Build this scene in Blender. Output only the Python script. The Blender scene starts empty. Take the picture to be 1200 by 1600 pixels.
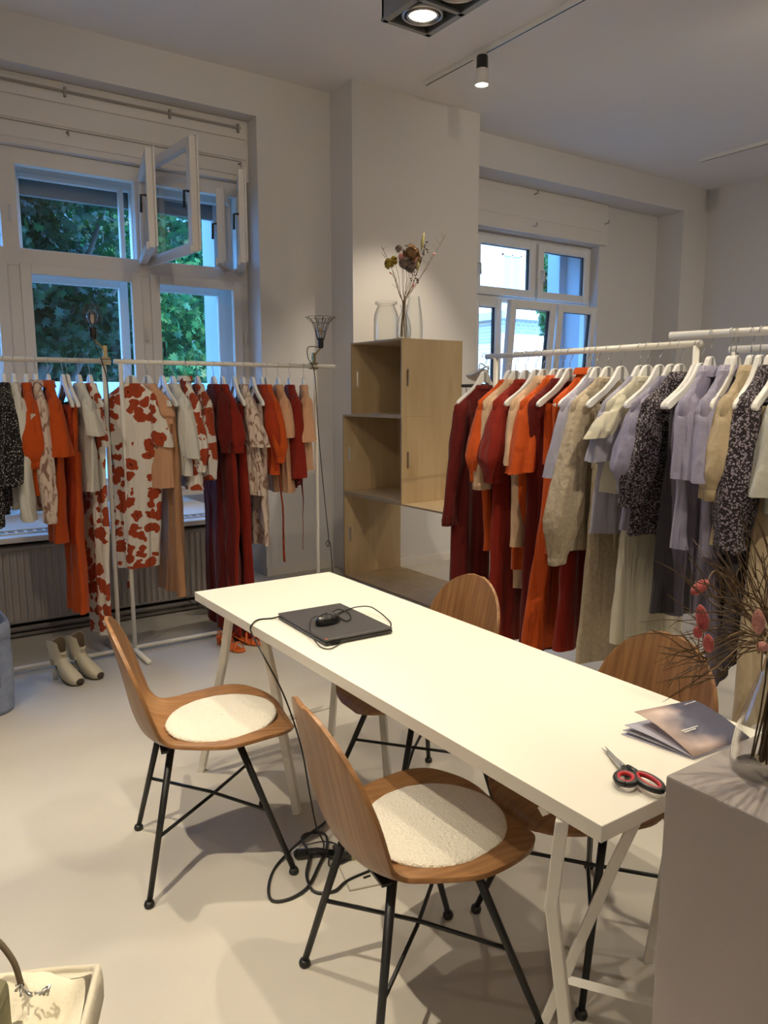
import bpy, bmesh, math, random
from mathutils import Vector, Matrix, Euler
import numpy as np
from mathutils import noise as mnoise
mnoise.seed_set(3)
random.seed(7)
SC = bpy.context.scene
COL = SC.collection
PI = math.pi
# ------------------------------------------------------------------ camera
FPX, YAW, PIT, CH = 1195.0, math.radians(34.5), math.atan(183/1195.0), 1.5
CF = Vector((math.sin(YAW)*math.cos(PIT), math.cos(YAW)*math.cos(PIT), -math.sin(PIT)))
CR = Vector((math.cos(YAW), -math.sin(YAW), 0)); CU = CR.cross(CF)
cam_data = bpy.data.cameras.new('camera'); cam = bpy.data.objects.new('camera', cam_data); COL.objects.link(cam)
cam_data.sensor_fit = 'VERTICAL'; cam_data.sensor_height = 24.0; cam_data.lens = FPX/1600*24.0
cam_data.clip_start = .02; cam_data.clip_end = 300
cam.matrix_world = Matrix(((CR.x, CU.x, -CF.x, 0), (CR.y, CU.y, -CF.y, 0), (CR.z, CU.z, -CF.z, CH), (0, 0, 0, 1)))
SC.camera = cam
def _ray(x, y): return CF*FPX + CR*(x-600) - CU*(y-800)
def at_z(x, y, z): r = _ray(x, y); return Vector((0, 0, CH)) + r*((z-CH)/r.z)
def at_y(x, y, Y): r = _ray(x, y); return Vector((0, 0, CH)) + r*(Y/r.y)
def at_x(x, y, X): r = _ray(x, y); return Vector((0, 0, CH)) + r*(X/r.x)
# ------------------------------------------------------------------ colour management, world, sun, lamps
SC.view_settings.view_transform = 'Standard'; SC.view_settings.look = 'None'
SC.view_settings.exposure = 0.0; SC.view_settings.gamma = 1.0; SC.view_settings.use_curve_mapping = False
w = bpy.data.worlds.new('sky'); SC.world = w; w.use_nodes = True
w.node_tree.nodes['Background'].inputs[0].default_value = (.13, .42, 1.0, 1)
w.node_tree.nodes['Background'].inputs[1].default_value = 13.0
def add_light(name, kind, loc, energy, col, aim=None, **kw):
    d = bpy.data.lights.new(name, kind); d.energy = energy; d.color = col
    for k, v in kw.items(): setattr(d, k, v)
    o = bpy.data.objects.new(name, d); COL.objects.link(o); o.location = loc
    if aim is not None: o.rotation_euler = (Vector(aim)-Vector(loc)).to_track_quat('-Z', 'Y').to_euler()
    return o
add_light('sun', 'SUN', (0, 0, 20), 9.0, (1, .93, .80), aim=(3.5, 10, 11.0), angle=.01)
WARM = (1.0, .87, .66)
SPOTS = [  # loc, aim, watts, cone deg
    ((.25, 2.75, 3.75), (.75, 2.2, 0), 230, 60), ((-.6, 1.2, 3.75), (-.2, 1.7, 0), 400, 54), ((1.25, .75, 3.75), (1.3, 1.2, 0), 120, 60),
    ((2.02, 2.66, 2.99), (1.5, 2.2, 0), 55, 95), ((2.02, 2.44, 2.99), (1.5, 1.5, 0), 55, 95),
    ((3.865, 4.40, 3.66), (3.6, 4.9, 1.3), 120, 70), ((3.87, 2.6, 3.75), (2.6, 2.2, .9), 95, 66),
    ((1.6, -.6, 3.8), (2.7, 1.9, .8), 180, 56), ((3.89, .6, 3.75), (2.4, 1.2, .6), 90, 75),
    ((7.40, 4.2, 3.7), (8.5, 4.2, 1.2), 130, 90), ((-.6, 2.4, 3.8), (1.0, 4.3, .9), 85, 70), ((7.0, .5, 3.8), (7, 3, 0), 130, 120),  # last one: unseen fill spot added to lift the room
    ((-2.2, -2.2, 3.8), (-2.4, -1.2, 0), 130, 120), ((1.6, .3, 3.75), (3.4, 5.5, 2.3), 75, 60), ((.2, .9, 3.75), (1.2, 5.6, 2.4), 50, 62), ((5.2, 1.5, 3.7), (6.5, 5.8, 2.4), 70, 90), ((5.5, -1.5, 3.7), (5.5, 0, 0), 110, 120)]  # unseen fill and wall-wash spots, added to brighten room and walls
for i, (l, a, e, c) in enumerate(SPOTS):
    add_light('spot', 'SPOT', l, e, WARM, aim=a, spot_size=math.radians(c), spot_blend=.6, shadow_soft_size=.022)

# ------------------------------------------------------------------ materials
MATS = {}
def mat(name, col, rough=.6, metal=0.0, col2=None, nscale=8, nmix=(.35, .65), stretch=(1, 1, 1), bump=0, bscale=60, spec=.5, sheen=0, emit=None, estr=0, detail=4, dist=0):
    if name in MATS: return MATS[name]
    m = bpy.data.materials.new(name); m.use_nodes = True; nt = m.node_tree; N = nt.nodes; L = nt.links
    b = N['Principled BSDF']; b.inputs['Base Color'].default_value = (*col, 1); b.inputs['Roughness'].default_value = rough
    b.inputs['Metallic'].default_value = metal; b.inputs['Specular IOR Level'].default_value = spec
    if sheen: b.inputs['Sheen Weight'].default_value = sheen
    if emit: b.inputs['Emission Color'].default_value = (*emit, 1); b.inputs['Emission Strength'].default_value = estr
    if col2 or bump:
        tc = N.new('ShaderNodeTexCoord'); mp = N.new('ShaderNodeMapping'); mp.inputs['Scale'].default_value = stretch
        L.new(tc.outputs['Object'], mp.inputs['Vector'])
    if col2:
        n = N.new('ShaderNodeTexNoise'); n.inputs['Scale'].default_value = nscale; n.inputs['Detail'].default_value = detail; n.inputs['Distortion'].default_value = dist
        r = N.new('ShaderNodeValToRGB'); r.color_ramp.elements[0].position = nmix[0]; r.color_ramp.elements[1].position = nmix[1]
        r.color_ramp.elements[0].color = (*col, 1); r.color_ramp.elements[1].color = (*col2, 1)
        L.new(mp.outputs[0], n.inputs['Vector']); L.new(n.outputs[0], r.inputs[0]); L.new(r.outputs[0], b.inputs['Base Color'])
    if bump:
        n2 = N.new('ShaderNodeTexNoise'); n2.inputs['Scale'].default_value = bscale; n2.inputs['Detail'].default_value = 3
        bp = N.new('ShaderNodeBump'); bp.inputs['Strength'].default_value = bump; bp.inputs['Distance'].default_value = .01
        L.new(mp.outputs[0], n2.inputs['Vector']); L.new(n2.outputs[0], bp.inputs['Height']); L.new(bp.outputs[0], b.inputs['Normal'])
    MATS[name] = m; return m
def nodes_of(m): return m.node_tree.nodes, m.node_tree.links, m.node_tree.nodes['Principled BSDF']
def glass_mat(name, tint=(1, 1, 1), gloss=.08, edge=.5):
    m = bpy.data.materials.new(name); m.use_nodes = True; N = m.node_tree.nodes; L = m.node_tree.links; N.clear()
    o = N.new('ShaderNodeOutputMaterial'); t = N.new('ShaderNodeBsdfTransparent'); g = N.new('ShaderNodeBsdfGlossy'); x = N.new('ShaderNodeMixShader')
    t.inputs[0].default_value = (*tint, 1); g.inputs['Roughness'].default_value = .02
    lw = N.new('ShaderNodeLayerWeight'); lw.inputs[0].default_value = edge
    pw = N.new('ShaderNodeMath'); pw.operation = 'POWER'; pw.inputs[1].default_value = 2.2
    mr = N.new('ShaderNodeMapRange'); mr.inputs[3].default_value = gloss; mr.inputs[4].default_value = .8
    L.new(lw.outputs['Facing'], pw.inputs[0]); L.new(pw.outputs[0], mr.inputs[0]); L.new(mr.outputs[0], x.inputs[0]); L.new(t.outputs[0], x.inputs[1]); L.new(g.outputs[0], x.inputs[2]); L.new(x.outputs[0], o.inputs[0])
    MATS[name] = m; return m
WALL = mat('wall_paint', (.69, .665, .65), .9, bump=.05, bscale=90)
CEIL = mat('ceiling_paint', (.84, .80, .78), .9)
FLOOR = mat('cement_floor', (.46, .43, .38), .5, col2=(.54, .50, .43), nscale=1.6, nmix=(.3, .7), bump=.02, bscale=14, detail=8)
WHITE_PAINT = mat('old_white_gloss_paint', (.74, .70, .66), .45, bump=.08, bscale=30)
WHITE_PVC = mat('white_window_plastic', (.76, .76, .77), .35)
WHITE_METAL = mat('white_lacquered_metal', (.80, .77, .70), .35)
TABLE_M = mat('white_laminate', (.80, .76, .66), .38)
BLACK_METAL = mat('black_powder_coat', (.012, .012, .012), .45)
BLACK_PLASTIC = mat('black_plastic', (.02, .02, .02), .35)
GLOSS_BLACK = mat('gloss_black_plastic', (.01, .01, .01), .08)
RUBBER = mat('black_cable_rubber', (.012, .011, .01), .5)
LAPTOP_M = mat('charcoal_laptop_lid', (.065, .06, .06), .42)
STEEL = mat('brushed_steel', (.5, .5, .5), .3, 1.0)
ALU = mat('grey_aluminium', (.30, .31, .31), .45, .6)
BRASS = mat('aged_brass', (.30, .24, .12), .4, .8)
RED_GRIP = mat('red_soft_grip', (.50, .02, .03), .5)
PLASTER = mat('pinkish_grey_pedestal', (.42, .37, .35), .6, col2=(.46, .40, .385), nscale=5, bump=.02)
RADI = mat('radiator_enamel', (.42, .38, .35), .5)
DARKGAP = mat('dark_metal_pipe', (.20, .18, .17), .6)
ROLLER = mat('grey_roller_shutter', (.16, .16, .16), .6)
PAD = mat('cream_boucle', (.76, .71, .60), .95, bump=.9, bscale=160, sheen=.3)
CANVAS = mat('cream_canvas', (.55, .50, .40), .9, bump=.3, bscale=40)
DENIM = mat('washed_blue_denim', (.20, .24, .36), .9, bump=.3, bscale=60, col2=(.26, .30, .42), nscale=20)
LEATHER = mat('cream_leather', (.55, .50, .38), .45, bump=.1, bscale=50)
DARK_IN = mat('dark_lining', (.05, .035, .025), .8)
ORANGE_LEATHER = mat('orange_leather', (.60, .12, .02), .5)
SILVER = mat('silver_leather', (.62, .58, .55), .35, .3)
GLASS = glass_mat('window_glass', gloss=.03); VGLASS = glass_mat('clear_vase_glass', (.985, .99, .985), .01, .5)
def wood(name, a, b, stretch, scale=5, rough=.45):
    m = mat(name, a, rough); N, L, B = nodes_of(m)
    tc = N.new('ShaderNodeTexCoord'); mp = N.new('ShaderNodeMapping'); mp.inputs['Scale'].default_value = stretch
    n = N.new('ShaderNodeTexNoise'); n.inputs['Scale'].default_value = scale; n.inputs['Detail'].default_value = 5; n.inputs['Distortion'].default_value = .5
    r = N.new('ShaderNodeValToRGB'); e = r.color_ramp.elements; e[0].position = .34; e[1].position = .66
    e[0].color = (*a, 1); e[1].color = (*b, 1)
    L.new(tc.outputs['Object'], mp.inputs[0]); L.new(mp.outputs[0], n.inputs['Vector']); L.new(n.outputs[0], r.inputs[0]); L.new(r.outputs[0], B.inputs['Base Color'])
    return m
WALNUT = wood('walnut_veneer', (.19, .085, .030), (.31, .155, .060), (1.0, 18, 1.0), 3.5, .38)
BIRCH = wood('birch_plywood', (.52, .37, .20), (.60, .45, .26), (5, 5, .7), 2.2, .5)
PLYEDGE = mat('plywood_edge', (.36, .25, .13), .6)
# fabrics
def fabric(name, c, c2=None, **k):
    k.setdefault('bump', .25); k.setdefault('bscale', 45)
    m = mat(name, c, k.pop('rough', .85), col2=c2, sheen=.1, spec=.2, **k); folds(m); return m
def folds(m, st=.9):
    N, L, B = nodes_of(m); tc = N.new('ShaderNodeTexCoord'); mp = N.new('ShaderNodeMapping'); mp.inputs['Scale'].default_value = (16, 16, 2.2)
    n = N.new('ShaderNodeTexNoise'); n.inputs['Scale'].default_value = 1; n.inputs['Detail'].default_value = 2.5; n.inputs['Distortion'].default_value = .6
    bp = N.new('ShaderNodeBump'); bp.inputs['Strength'].default_value = st; bp.inputs['Distance'].default_value = .035
    L.new(tc.outputs['Object'], mp.inputs[0]); L.new(mp.outputs[0], n.inputs['Vector']); L.new(n.outputs[0], bp.inputs['Height'])
    if B.inputs['Normal'].links: L.new(B.inputs['Normal'].links[0].from_socket, bp.inputs['Normal'])
    L.new(bp.outputs[0], B.inputs['Normal'])
F = dict(
    orange=fabric('orange_cloth', (.50, .072, .008)), rust=fabric('rust_cloth', (.35, .036, .008)),
    red=fabric('dark_red_cloth', (.215, .014, .006)), maroon=fabric('maroon_cloth', (.11, .007, .005)),
    peach=fabric('peach_cloth', (.60, .33, .19)), sand=fabric('pale_peach_cloth', (.54, .36, .23)), tan=fabric('tan_satin', (.40, .21, .11), rough=.5),
    white=fabric('white_cloth', (.66, .64, .58)), cream=fabric('cream_cloth', (.60, .56, .44)),
    linen=fabric('beige_crinkle_linen', (.42, .34, .24), (.50, .42, .31), nscale=60, bump=.8, bscale=28),
    beige=fabric('beige_cloth', (.42, .33, .21)), khaki=fabric('khaki_grey_cloth', (.34, .28, .20)),
    lavender=fabric('lavender_satin', (.27, .25, .35), rough=.5), lilac=fabric('pale_lilac_cloth', (.36, .35, .43)),
    plum=fabric('dusty_violet_cloth', (.16, .14, .20)), charcoal=fabric('charcoal_cloth', (.05, .045, .055)), greywhite=fabric('grey_white_cloth', (.44, .43, .38)))
def voro_mat(name, scale, base, spot, thr=.42, jitter=.6, centre=None, mapz=1.0):
    m = mat(name, base, .85, sheen=.1, spec=.2); N, L, B = nodes_of(m)
    tc = N.new('ShaderNodeTexCoord'); n = N.new('ShaderNodeTexNoise'); n.inputs['Scale'].default_value = scale*1.2; n.inputs['Detail'].default_value = 2
    mx = N.new('ShaderNodeMixRGB'); mx.blend_type = 'ADD'; mx.inputs[0].default_value = jitter/scale
    mp = N.new('ShaderNodeMapping'); mp.inputs['Scale'].default_value = (1, 1, mapz)
    v = N.new('ShaderNodeTexVoronoi'); v.inputs['Scale'].default_value = scale
    r = N.new('ShaderNodeValToRGB'); r.color_ramp.interpolation = 'CONSTANT'; e = r.color_ramp.elements
    e[0].position = 0; e[0].color = (*(centre or spot), 1); e[1].position = .07 if centre else .01; e[1].color = (*spot, 1)
    x = e.new(thr); x.color = (*base, 1)
    L.new(tc.outputs['Object'], mp.inputs[0]); L.new(mp.outputs[0], mx.inputs[1]); L.new(mp.outputs[0], n.inputs['Vector']); L.new(n.outputs['Color'], mx.inputs[2])
    L.new(mx.outputs[0], v.inputs['Vector']); L.new(v.outputs['Distance'], r.inputs[0]); L.new(r.outputs[0], B.inputs['Base Color']); folds(m)
    return m
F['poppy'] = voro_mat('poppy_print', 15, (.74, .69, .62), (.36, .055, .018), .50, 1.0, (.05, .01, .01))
F['poppy_shaded'] = voro_mat('poppy_print_shaded', 16, (.60, .55, .50), (.30, .045, .016), .55, 1.0, (.05, .01, .01))  # poppy print darkened, shade painted into the cloth colour
F['ditsy'] = voro_mat('small_floral_print', 135, (.022, .016, .019), (.27, .23, .27), .43, 1.4)
F['dots'] = voro_mat('black_speckle_print', 110, (.012, .011, .013), (.60, .57, .52), .27, 1.2)
F['animal'] = fabric('speckled_blush_print', (.68, .55, .46), (.27, .15, .11), nscale=34, nmix=(.50, .62), stretch=(1, 1, .45), detail=2, dist=1)

# ------------------------------------------------------------------ mesh helpers
def me_obj(name, verts, faces, m, parent=None, smooth=True):
    me = bpy.data.meshes.new(name); me.from_pydata([tuple(v) for v in verts], [], faces); me.update()
    if smooth: me.polygons.foreach_set('use_smooth', [True]*len(me.polygons))
    o = bpy.data.objects.new(name, me); COL.objects.link(o)
    for mm in (m if isinstance(m, (list, tuple)) else [m]): me.materials.append(mm)
    if parent is not None: o.parent = parent
    return o
class MB:
    def __init__(s): s.v = []; s.f = []
    def add(s, v, f):
        n = len(s.v); s.v += [Vector(p) for p in v]; s.f += [tuple(i+n for i in q) for q in f]; return s
    def box(s, a, b, rot=0, c=None):
        x0, y0, z0 = a; x1, y1, z1 = b
        V = [Vector(p) for p in ((x0, y0, z0), (x1, y0, z0), (x1, y1, z0), (x0, y1, z0), (x0, y0, z1), (x1, y0, z1), (x1, y1, z1), (x0, y1, z1))]
        if rot:
            c = Vector(c) if c is not None else (V[0]+V[6])/2; R = Matrix.Rotation(rot, 3, 'Z'); V = [R@(p-c)+c for p in V]
        return s.add(V, [(0, 3, 2, 1), (4, 5, 6, 7), (0, 1, 5, 4), (1, 2, 6, 5), (2, 3, 7, 6), (3, 0, 4, 7)])
    def tube(s, pts, r, n=8, cap=True, flat=1.0):
        P = [Vector(p) for p in pts]; k = len(P); rs = r if isinstance(r, (list, tuple)) else [r]*k
        V = []; up = None
        for i in range(k):
            t = (P[min(i+1, k-1)]-P[max(i-1, 0)]).normalized()
            if up is None: up = Vector((0, 0, 1)) if abs(t.z) < .9 else Vector((0, 1, 0))
            a = t.cross(up)
            if a.length < 1e-6: a = t.cross(Vector((1, .1, 0)))
            a.normalize(); b = a.cross(t).normalized(); up = b
            for j in range(n):
                th = 2*PI*j/n; V.append(P[i]+a*math.cos(th)*rs[i]+b*math.sin(th)*rs[i]*flat)
        Fc = [(i*n+j, i*n+(j+1) % n, (i+1)*n+(j+1) % n, (i+1)*n+j) for i in range(k-1) for j in range(n)]
        if cap: Fc += [tuple(range(n-1, -1, -1)), tuple((k-1)*n+j for j in range(n))]
        return s.add(V, Fc)
    def rings(s, R, cap0=False, cap1=False):
        n = len(R[0]); k = len(R); V = [p for r in R for p in r]
        Fc = [(i*n+j, i*n+(j+1) % n, (i+1)*n+(j+1) % n, (i+1)*n+j) for i in range(k-1) for j in range(n)]
        if cap0: Fc.append(tuple(range(n-1, -1, -1)))
        if cap1: Fc.append(tuple((k-1)*n+j for j in range(n)))
        return s.add(V, Fc)
    def lathe(s, prof, c=(0, 0, 0), n=32, cap0=False, cap1=False):
        c = Vector(c)
        return s.rings([[c+Vector((r*math.cos(2*PI*j/n), r*math.sin(2*PI*j/n), z)) for j in range(n)] for r, z in prof], cap0, cap1)
    def ball(s, c, r, n=10, sc=(1, 1, 1)):
        c = Vector(c); m = n//2+1
        return s.rings([[c+Vector((r*sc[0]*math.sin(PI*(i+.02)/(m-.0))*math.cos(2*PI*j/n), r*sc[1]*math.sin(PI*(i+.02)/m)*math.sin(2*PI*j/n), r*sc[2]*math.cos(PI*i/m))) for j in range(n)] for i in range(m+1)])
    def prism(s, poly, axis, a, b):   # polygon (u,v) extruded along axis between a and b
        def P(u, v, t): return {'x': (t, u, v), 'y': (u, t, v), 'z': (u, v, t)}[axis]
        n = len(poly); return s.add([P(u, v, a) for u, v in poly]+[P(u, v, b) for u, v in poly], [tuple(range(n)), tuple(range(2*n-1, n-1, -1))]+[(i, (i+1) % n+0, (i+1) % n+n, i+n)[::-1] for i in range(n)])
    def build(s, name, m, parent=None, smooth=False, bevel=0, auto=False):
        o = me_obj(name, s.v, s.f, m, parent, smooth)
        if bevel:
            bv = o.modifiers.new('bevel', 'BEVEL'); bv.width = bevel; bv.segments = 2; bv.limit_method = 'ANGLE'; bv.angle_limit = .7
        return o
def smooth_path(P, n=8):
    P = [Vector(p) for p in P]; out = []
    for i in range(len(P)-1):
        a, b, c, d = P[max(i-1, 0)], P[i], P[i+1], P[min(i+2, len(P)-1)]
        for k in range(n):
            t = k/n; out.append(.5*((2*b)+(c-a)*t+(2*a-5*b+4*c-d)*t*t+(3*b-a-3*c+d)*t**3))
    out.append(P[-1]); return out
def thing(name, label, cat, loc=(0, 0, 0), rz=0, group=None):
    o = bpy.data.objects.new(name, None); COL.objects.link(o); o.location = loc; o.rotation_euler = (0, 0, rz); o.empty_display_size = .05
    o['label'] = label; o['category'] = cat
    if group: o['group'] = group
    return o
def tag(o, label, cat, group=None, kind=None):
    o['label'] = label; o['category'] = cat
    if group: o['group'] = group
    if kind: o['kind'] = kind
    return o
def struct(o): o['kind'] = 'structure'; return o
def sbox(name, a, b, m, parent=None, **k):
    o = MB().box(a, b).build(name, m, parent, **k)
    if parent is None: struct(o)
    return o

# ================================================================== ROOM SHELL
CZ, WY, NZ = 3.91, 5.7, 3.61           # ceiling height, window wall face, niche head
XL, XR, YB, YO = -3.2, 8.62, -3.2, 6.55  # left wall, right wall, back wall, outer face
floor = sbox('floor', (XL, YB, -.1), (XR, WY+.9, 0), FLOOR)
sbox('ceiling', (XL, YB, CZ), (XR, YO, CZ+.2), CEIL)
sbox('wall_left', (XL-.2, YB, 0), (XL, YO, CZ), WALL)
sbox('wall_right', (XR, YB, 0), (XR+.2, YO, CZ), WALL)
sbox('wall_back', (XL, YB-.2, 0), (XR, YB, CZ), WALL)
wf = MB()
W1L, W1R = -.75, 2.73
R2L, R2R, R2Y = 4.5, 8.15, 6.05
wf.box((XL, WY, 0), (W1L, YO, CZ)); wf.box((W1R, WY, 0), (R2L, YO, CZ)); wf.box((W1L, WY, NZ), (W1R, YO, CZ))
wf.box((R2R, WY, 0), (XR, YO, CZ)); wf.box((R2L, WY, NZ), (R2R, YO, CZ))
wf.box((W1L, 6.3, -.1), (W1R, YO, .70))                     # parapet under window 1
W2L, W2R, W2B, W2T = 5.25, 7.12, .9, 3.16
wf.box((R2L, R2Y, 0), (W2L, YO, NZ)); wf.box((W2R, R2Y, 0), (R2R, YO, NZ)); wf.box((W2L, R2Y, W2T), (W2R, YO, NZ)); wf.box((W2L, R2Y, 0), (W2R, YO, W2B))
struct(wf.build('wall_front', WALL))
sbox('wall_pillar', (3.385, 5.365, 0), (4.70, WY, CZ), WALL)
# unseen upper storeys, added as one thin sheet to shade the near trees
MB().box((XL-4, YO-.05, CZ), (XR+4, YO+.0, CZ+4)).build('wall_shade_sheet', WALL)['kind'] = 'structure'
bb = MB(); bb.box((W1R, WY-.012, 0), (3.385, WY, .07)); bb.box((3.37, 5.353, 0), (4.71, 5.365, .07)); struct(bb.build('baseboard_front', WHITE_PAINT))

# ---- window 1 : old box window, inner plane Y=5.93, outer plane Y=6.2
def sash(name, x0, x1, z0, z1, Y, fw, th, parent, m=WHITE_PAINT, glass=True, bot=None, frost=None):
    b = MB(); bt = bot or fw
    b.box((x0, Y, z0), (x0+fw, Y+th, z1)); b.box((x1-fw, Y, z0), (x1, Y+th, z1)); b.box((x0+fw, Y, z1-fw), (x1-fw, Y+th, z1)); b.box((x0+fw, Y, z0), (x1-fw, Y+th, z0+bt))
    o = b.build(name, m, parent, bevel=.004)
    if glass:
        MB().box((x0+fw, Y+th*.5, z0+bt), (x1-fw, Y+th*.5+.003, z1-fw)).build('pane', GLASS, o)
    return o
win1 = bpy.data.objects.new('window_1', None); COL.objects.link(win1); struct(win1)
IY, OY = 5.93, 6.22
fr = MB()
for Y in (IY, OY):
    for x0, x1 in ((W1L, W1L+.07), (.30, .40) if Y == IY else (.28, .36), (.93, 1.04) if Y == IY else (.96, 1.03), (1.84, 1.94) if Y == IY else (1.90, 1.97), (2.65, 2.73)):
        fr.box((x0, Y, .70), (x1, Y+.07, 3.12))
    fr.box((W1L+.001, Y-.006, 2.38), (W1R-.001, Y+.064, 2.50)); fr.box((W1L+.001, Y-.004, 3.05), (W1R-.001, Y+.066, 3.16)); fr.box((W1L+.001, Y-.004, .70), (W1R-.001, Y+.066, .78))
fr.build('window_frame', WHITE_PAINT, win1, bevel=.006)
hd = MB(); hd.box((W1L, 5.86, 3.16), (W1R, 6.3, NZ)); hd.box((W1L, 5.848, 3.47), (W1R-.02, 5.87, 3.585)); hd.box((W1L, 5.852, 3.32), (W1R-.02, 5.87, 3.462)); hd.box((W1L, 5.848, 3.20), (W1R-.02, 5.87, 3.312)); hd.build('header_panel', WHITE_PAINT, win1, bevel=.004)
for x0, x1 in ((W1L+.07, .30), (.40, .93), (1.04, 1.84), (1.94, 2.65)):
    s = sash('window_sash', x0-.015, x1+.015, .76, 2.40, IY-.025, .07, .05, win1)
    s = sash('window_sash', x0+.03, x1-.0, .78, 2.38, OY-.02, .065, .05, win1)
    MB().box((x0+.08, OY+.03, .83), (x1-.05, OY+.034, 1.60)).build('frosted_film', None or mat('frosted_film', (.75, .85, .95), .6), s)
    if x1 < 1.9: sash('window_sash', x0+.03, x1, 2.48, 3.07, OY-.02, .035, .05, win1)
N, L, B = nodes_of(MATS['frosted_film']); B.inputs['Transmission Weight'].default_value = 0
_o = [n for n in N if n.type == 'OUTPUT_MATERIAL'][0]; _t = N.new('ShaderNodeBsdfTranslucent'); _t.inputs[0].default_value = (.90, .95, 1, 1); _x = N.new('ShaderNodeMixShader'); _x.inputs[0].default_value = .93
L.new(B.outputs[0], _x.inputs[1]); L.new(_t.outputs[0], _x.inputs[2]); L.new(_x.outputs[0], _o.inputs[0])
def leaf_sash(h, f, z0, z1, fw=.06, glass=True):
    h = Vector((*h, 0)); f = Vector((*f, 0)); d = (f-h); ln = d.length; a = math.atan2(d.y, d.x)
    e = bpy.data.objects.new('open_casement', None); COL.objects.link(e); e.parent = win1; e.location = (h.x, h.y, 0); e.rotation_euler = (0, 0, a)
    b = MB(); b.box((0, -.02, z0), (fw, .025, z1)); b.box((ln-fw, -.02, z0), (ln, .025, z1)); b.box((ln-fw*.6, .025, z0+.01), (ln+.012, .04, z1+.01)); b.box((fw, -.02, z1-fw), (ln-fw, .025, z1)); b.box((fw, -.02, z0), (ln-fw, .025, z0+fw)); b.box((0, -.035, z0-.015), (ln, -.02, z0+.04))
    b.build('casement_frame', WHITE_PAINT, e, bevel=.004)
    MB().box((fw, 0, z0+fw), (ln-fw, .003, z1-fw)).build('pane', GLASS, e)
    k = MB().tube([(ln-.03, -.02, (z0+z1)/2+.02), (ln-.03, -.055, (z0+z1)/2+.02), (ln-.03, -.058, (z0+z1)/2-.09)], .009); k.build('handle', BLACK_METAL, e, smooth=True)
leaf_sash((1.89, 5.93), (1.73, 5.24), 2.47, 3.10)
leaf_sash((1.95, 5.93), (2.00, 5.16), 2.46, 3.20, .065)
leaf_sash((2.60, 5.98), (2.37, 5.62), 2.48, 3.02, .05)
leaf_sash((2.67, 5.92), (2.475, 5.45), 2.47, 3.13, .05)
rs = MB(); rs.box((W1L, OY+.09, 2.97), (2.70, OY+.12, 3.20)); rs.box((W1L, OY+.085, 2.94), (2.70, OY+.13, 2.985)); rs.build('roller_shutter', ROLLER, win1)
cr = MB().tube([(W1L, 5.835, 3.545), (2.66, 5.835, 3.545)], .009); cr.tube([(W1L, 5.84, 3.30), (2.66, 5.84, 3.30)], .003)
for x in (-.3, .5, 1.37, 2.1, 2.64): cr.box((x-.008, 5.82, 3.51), (x+.008, 5.86, 3.57)); cr.tube([(x, 5.85, 3.28), (x, 5.80, 3.28), (x, 5.80, 3.25)], .006)
cr.build('curtain_wire', mat('dirty_wire', (.35, .31, .28), .6), win1)
for x, z in ((.985, 2.72), (1.88, 1.95), (2.69, 1.95), (2.01, 1.85)):
    h = MB().tube([(x, IY-.02, z-.05), (x, IY-.035, z), (x, IY-.02, z+.05)], .008); h.build('window_latch', WHITE_PAINT if x != 2.01 else BLACK_METAL, win1, smooth=True)
MB().box((2.60, 6.29, -.1), (2.73, YO, 3.16)).build('outer_jamb', mat('white_render', (.42, .43, .46), .9), win1)
# sill bench, grille and radiator
sl = MB(); sl.box((W1L, 4.99, .615), (2.24, 6.3, .65)); struct(sl.build('trim_1', WHITE_PAINT, bevel=.006)); 
sg = thing('sill_grille', 'slotted white vent grille along the window sill above the radiator', 'grille', (0, 0, .65))
for k in range(52):
    x = -.62+k*.054; MB().box((x, 5.13, .0), (x+.03, 5.22, .004)).build('slot', DARKGAP, sg)
for y in (5.10, 5.235): MB().box((W1L+.05, y, 0), (2.2, y+.02, .008)).build('edge_bar', WHITE_METAL, sg)
MB().box((W1L, 5.24, 0), (2.22, 5.28, .612)).build('wall_niche', mat('niche_painted_shade', (.10, .09, .085), .9))['kind'] = 'structure'  # wall coloured near black to stand for the shadow under the sill
ra = thing('radiator', 'long pale ribbed panel radiator under the window sill', 'radiator', (0, 5.06, 0))
rb = MB(); rb.box((-.7, .015, .09), (2.18, .10, .575)); rb.build('panel', RADI, ra, bevel=.008)
for k in range(72):
    x = -.68+k*.04; MB().prism([(x, .016), (x+.009, .003), (x+.022, .003), (x+.031, .016)], 'z', .11, .555).build('rib', RADI, ra)
for z, r in ((.055, .017), (.018, .013)): MB().tube([(-.7, .02, z), (2.2, .02, z)], r).build('pipe', DARKGAP, ra, smooth=True)

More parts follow.
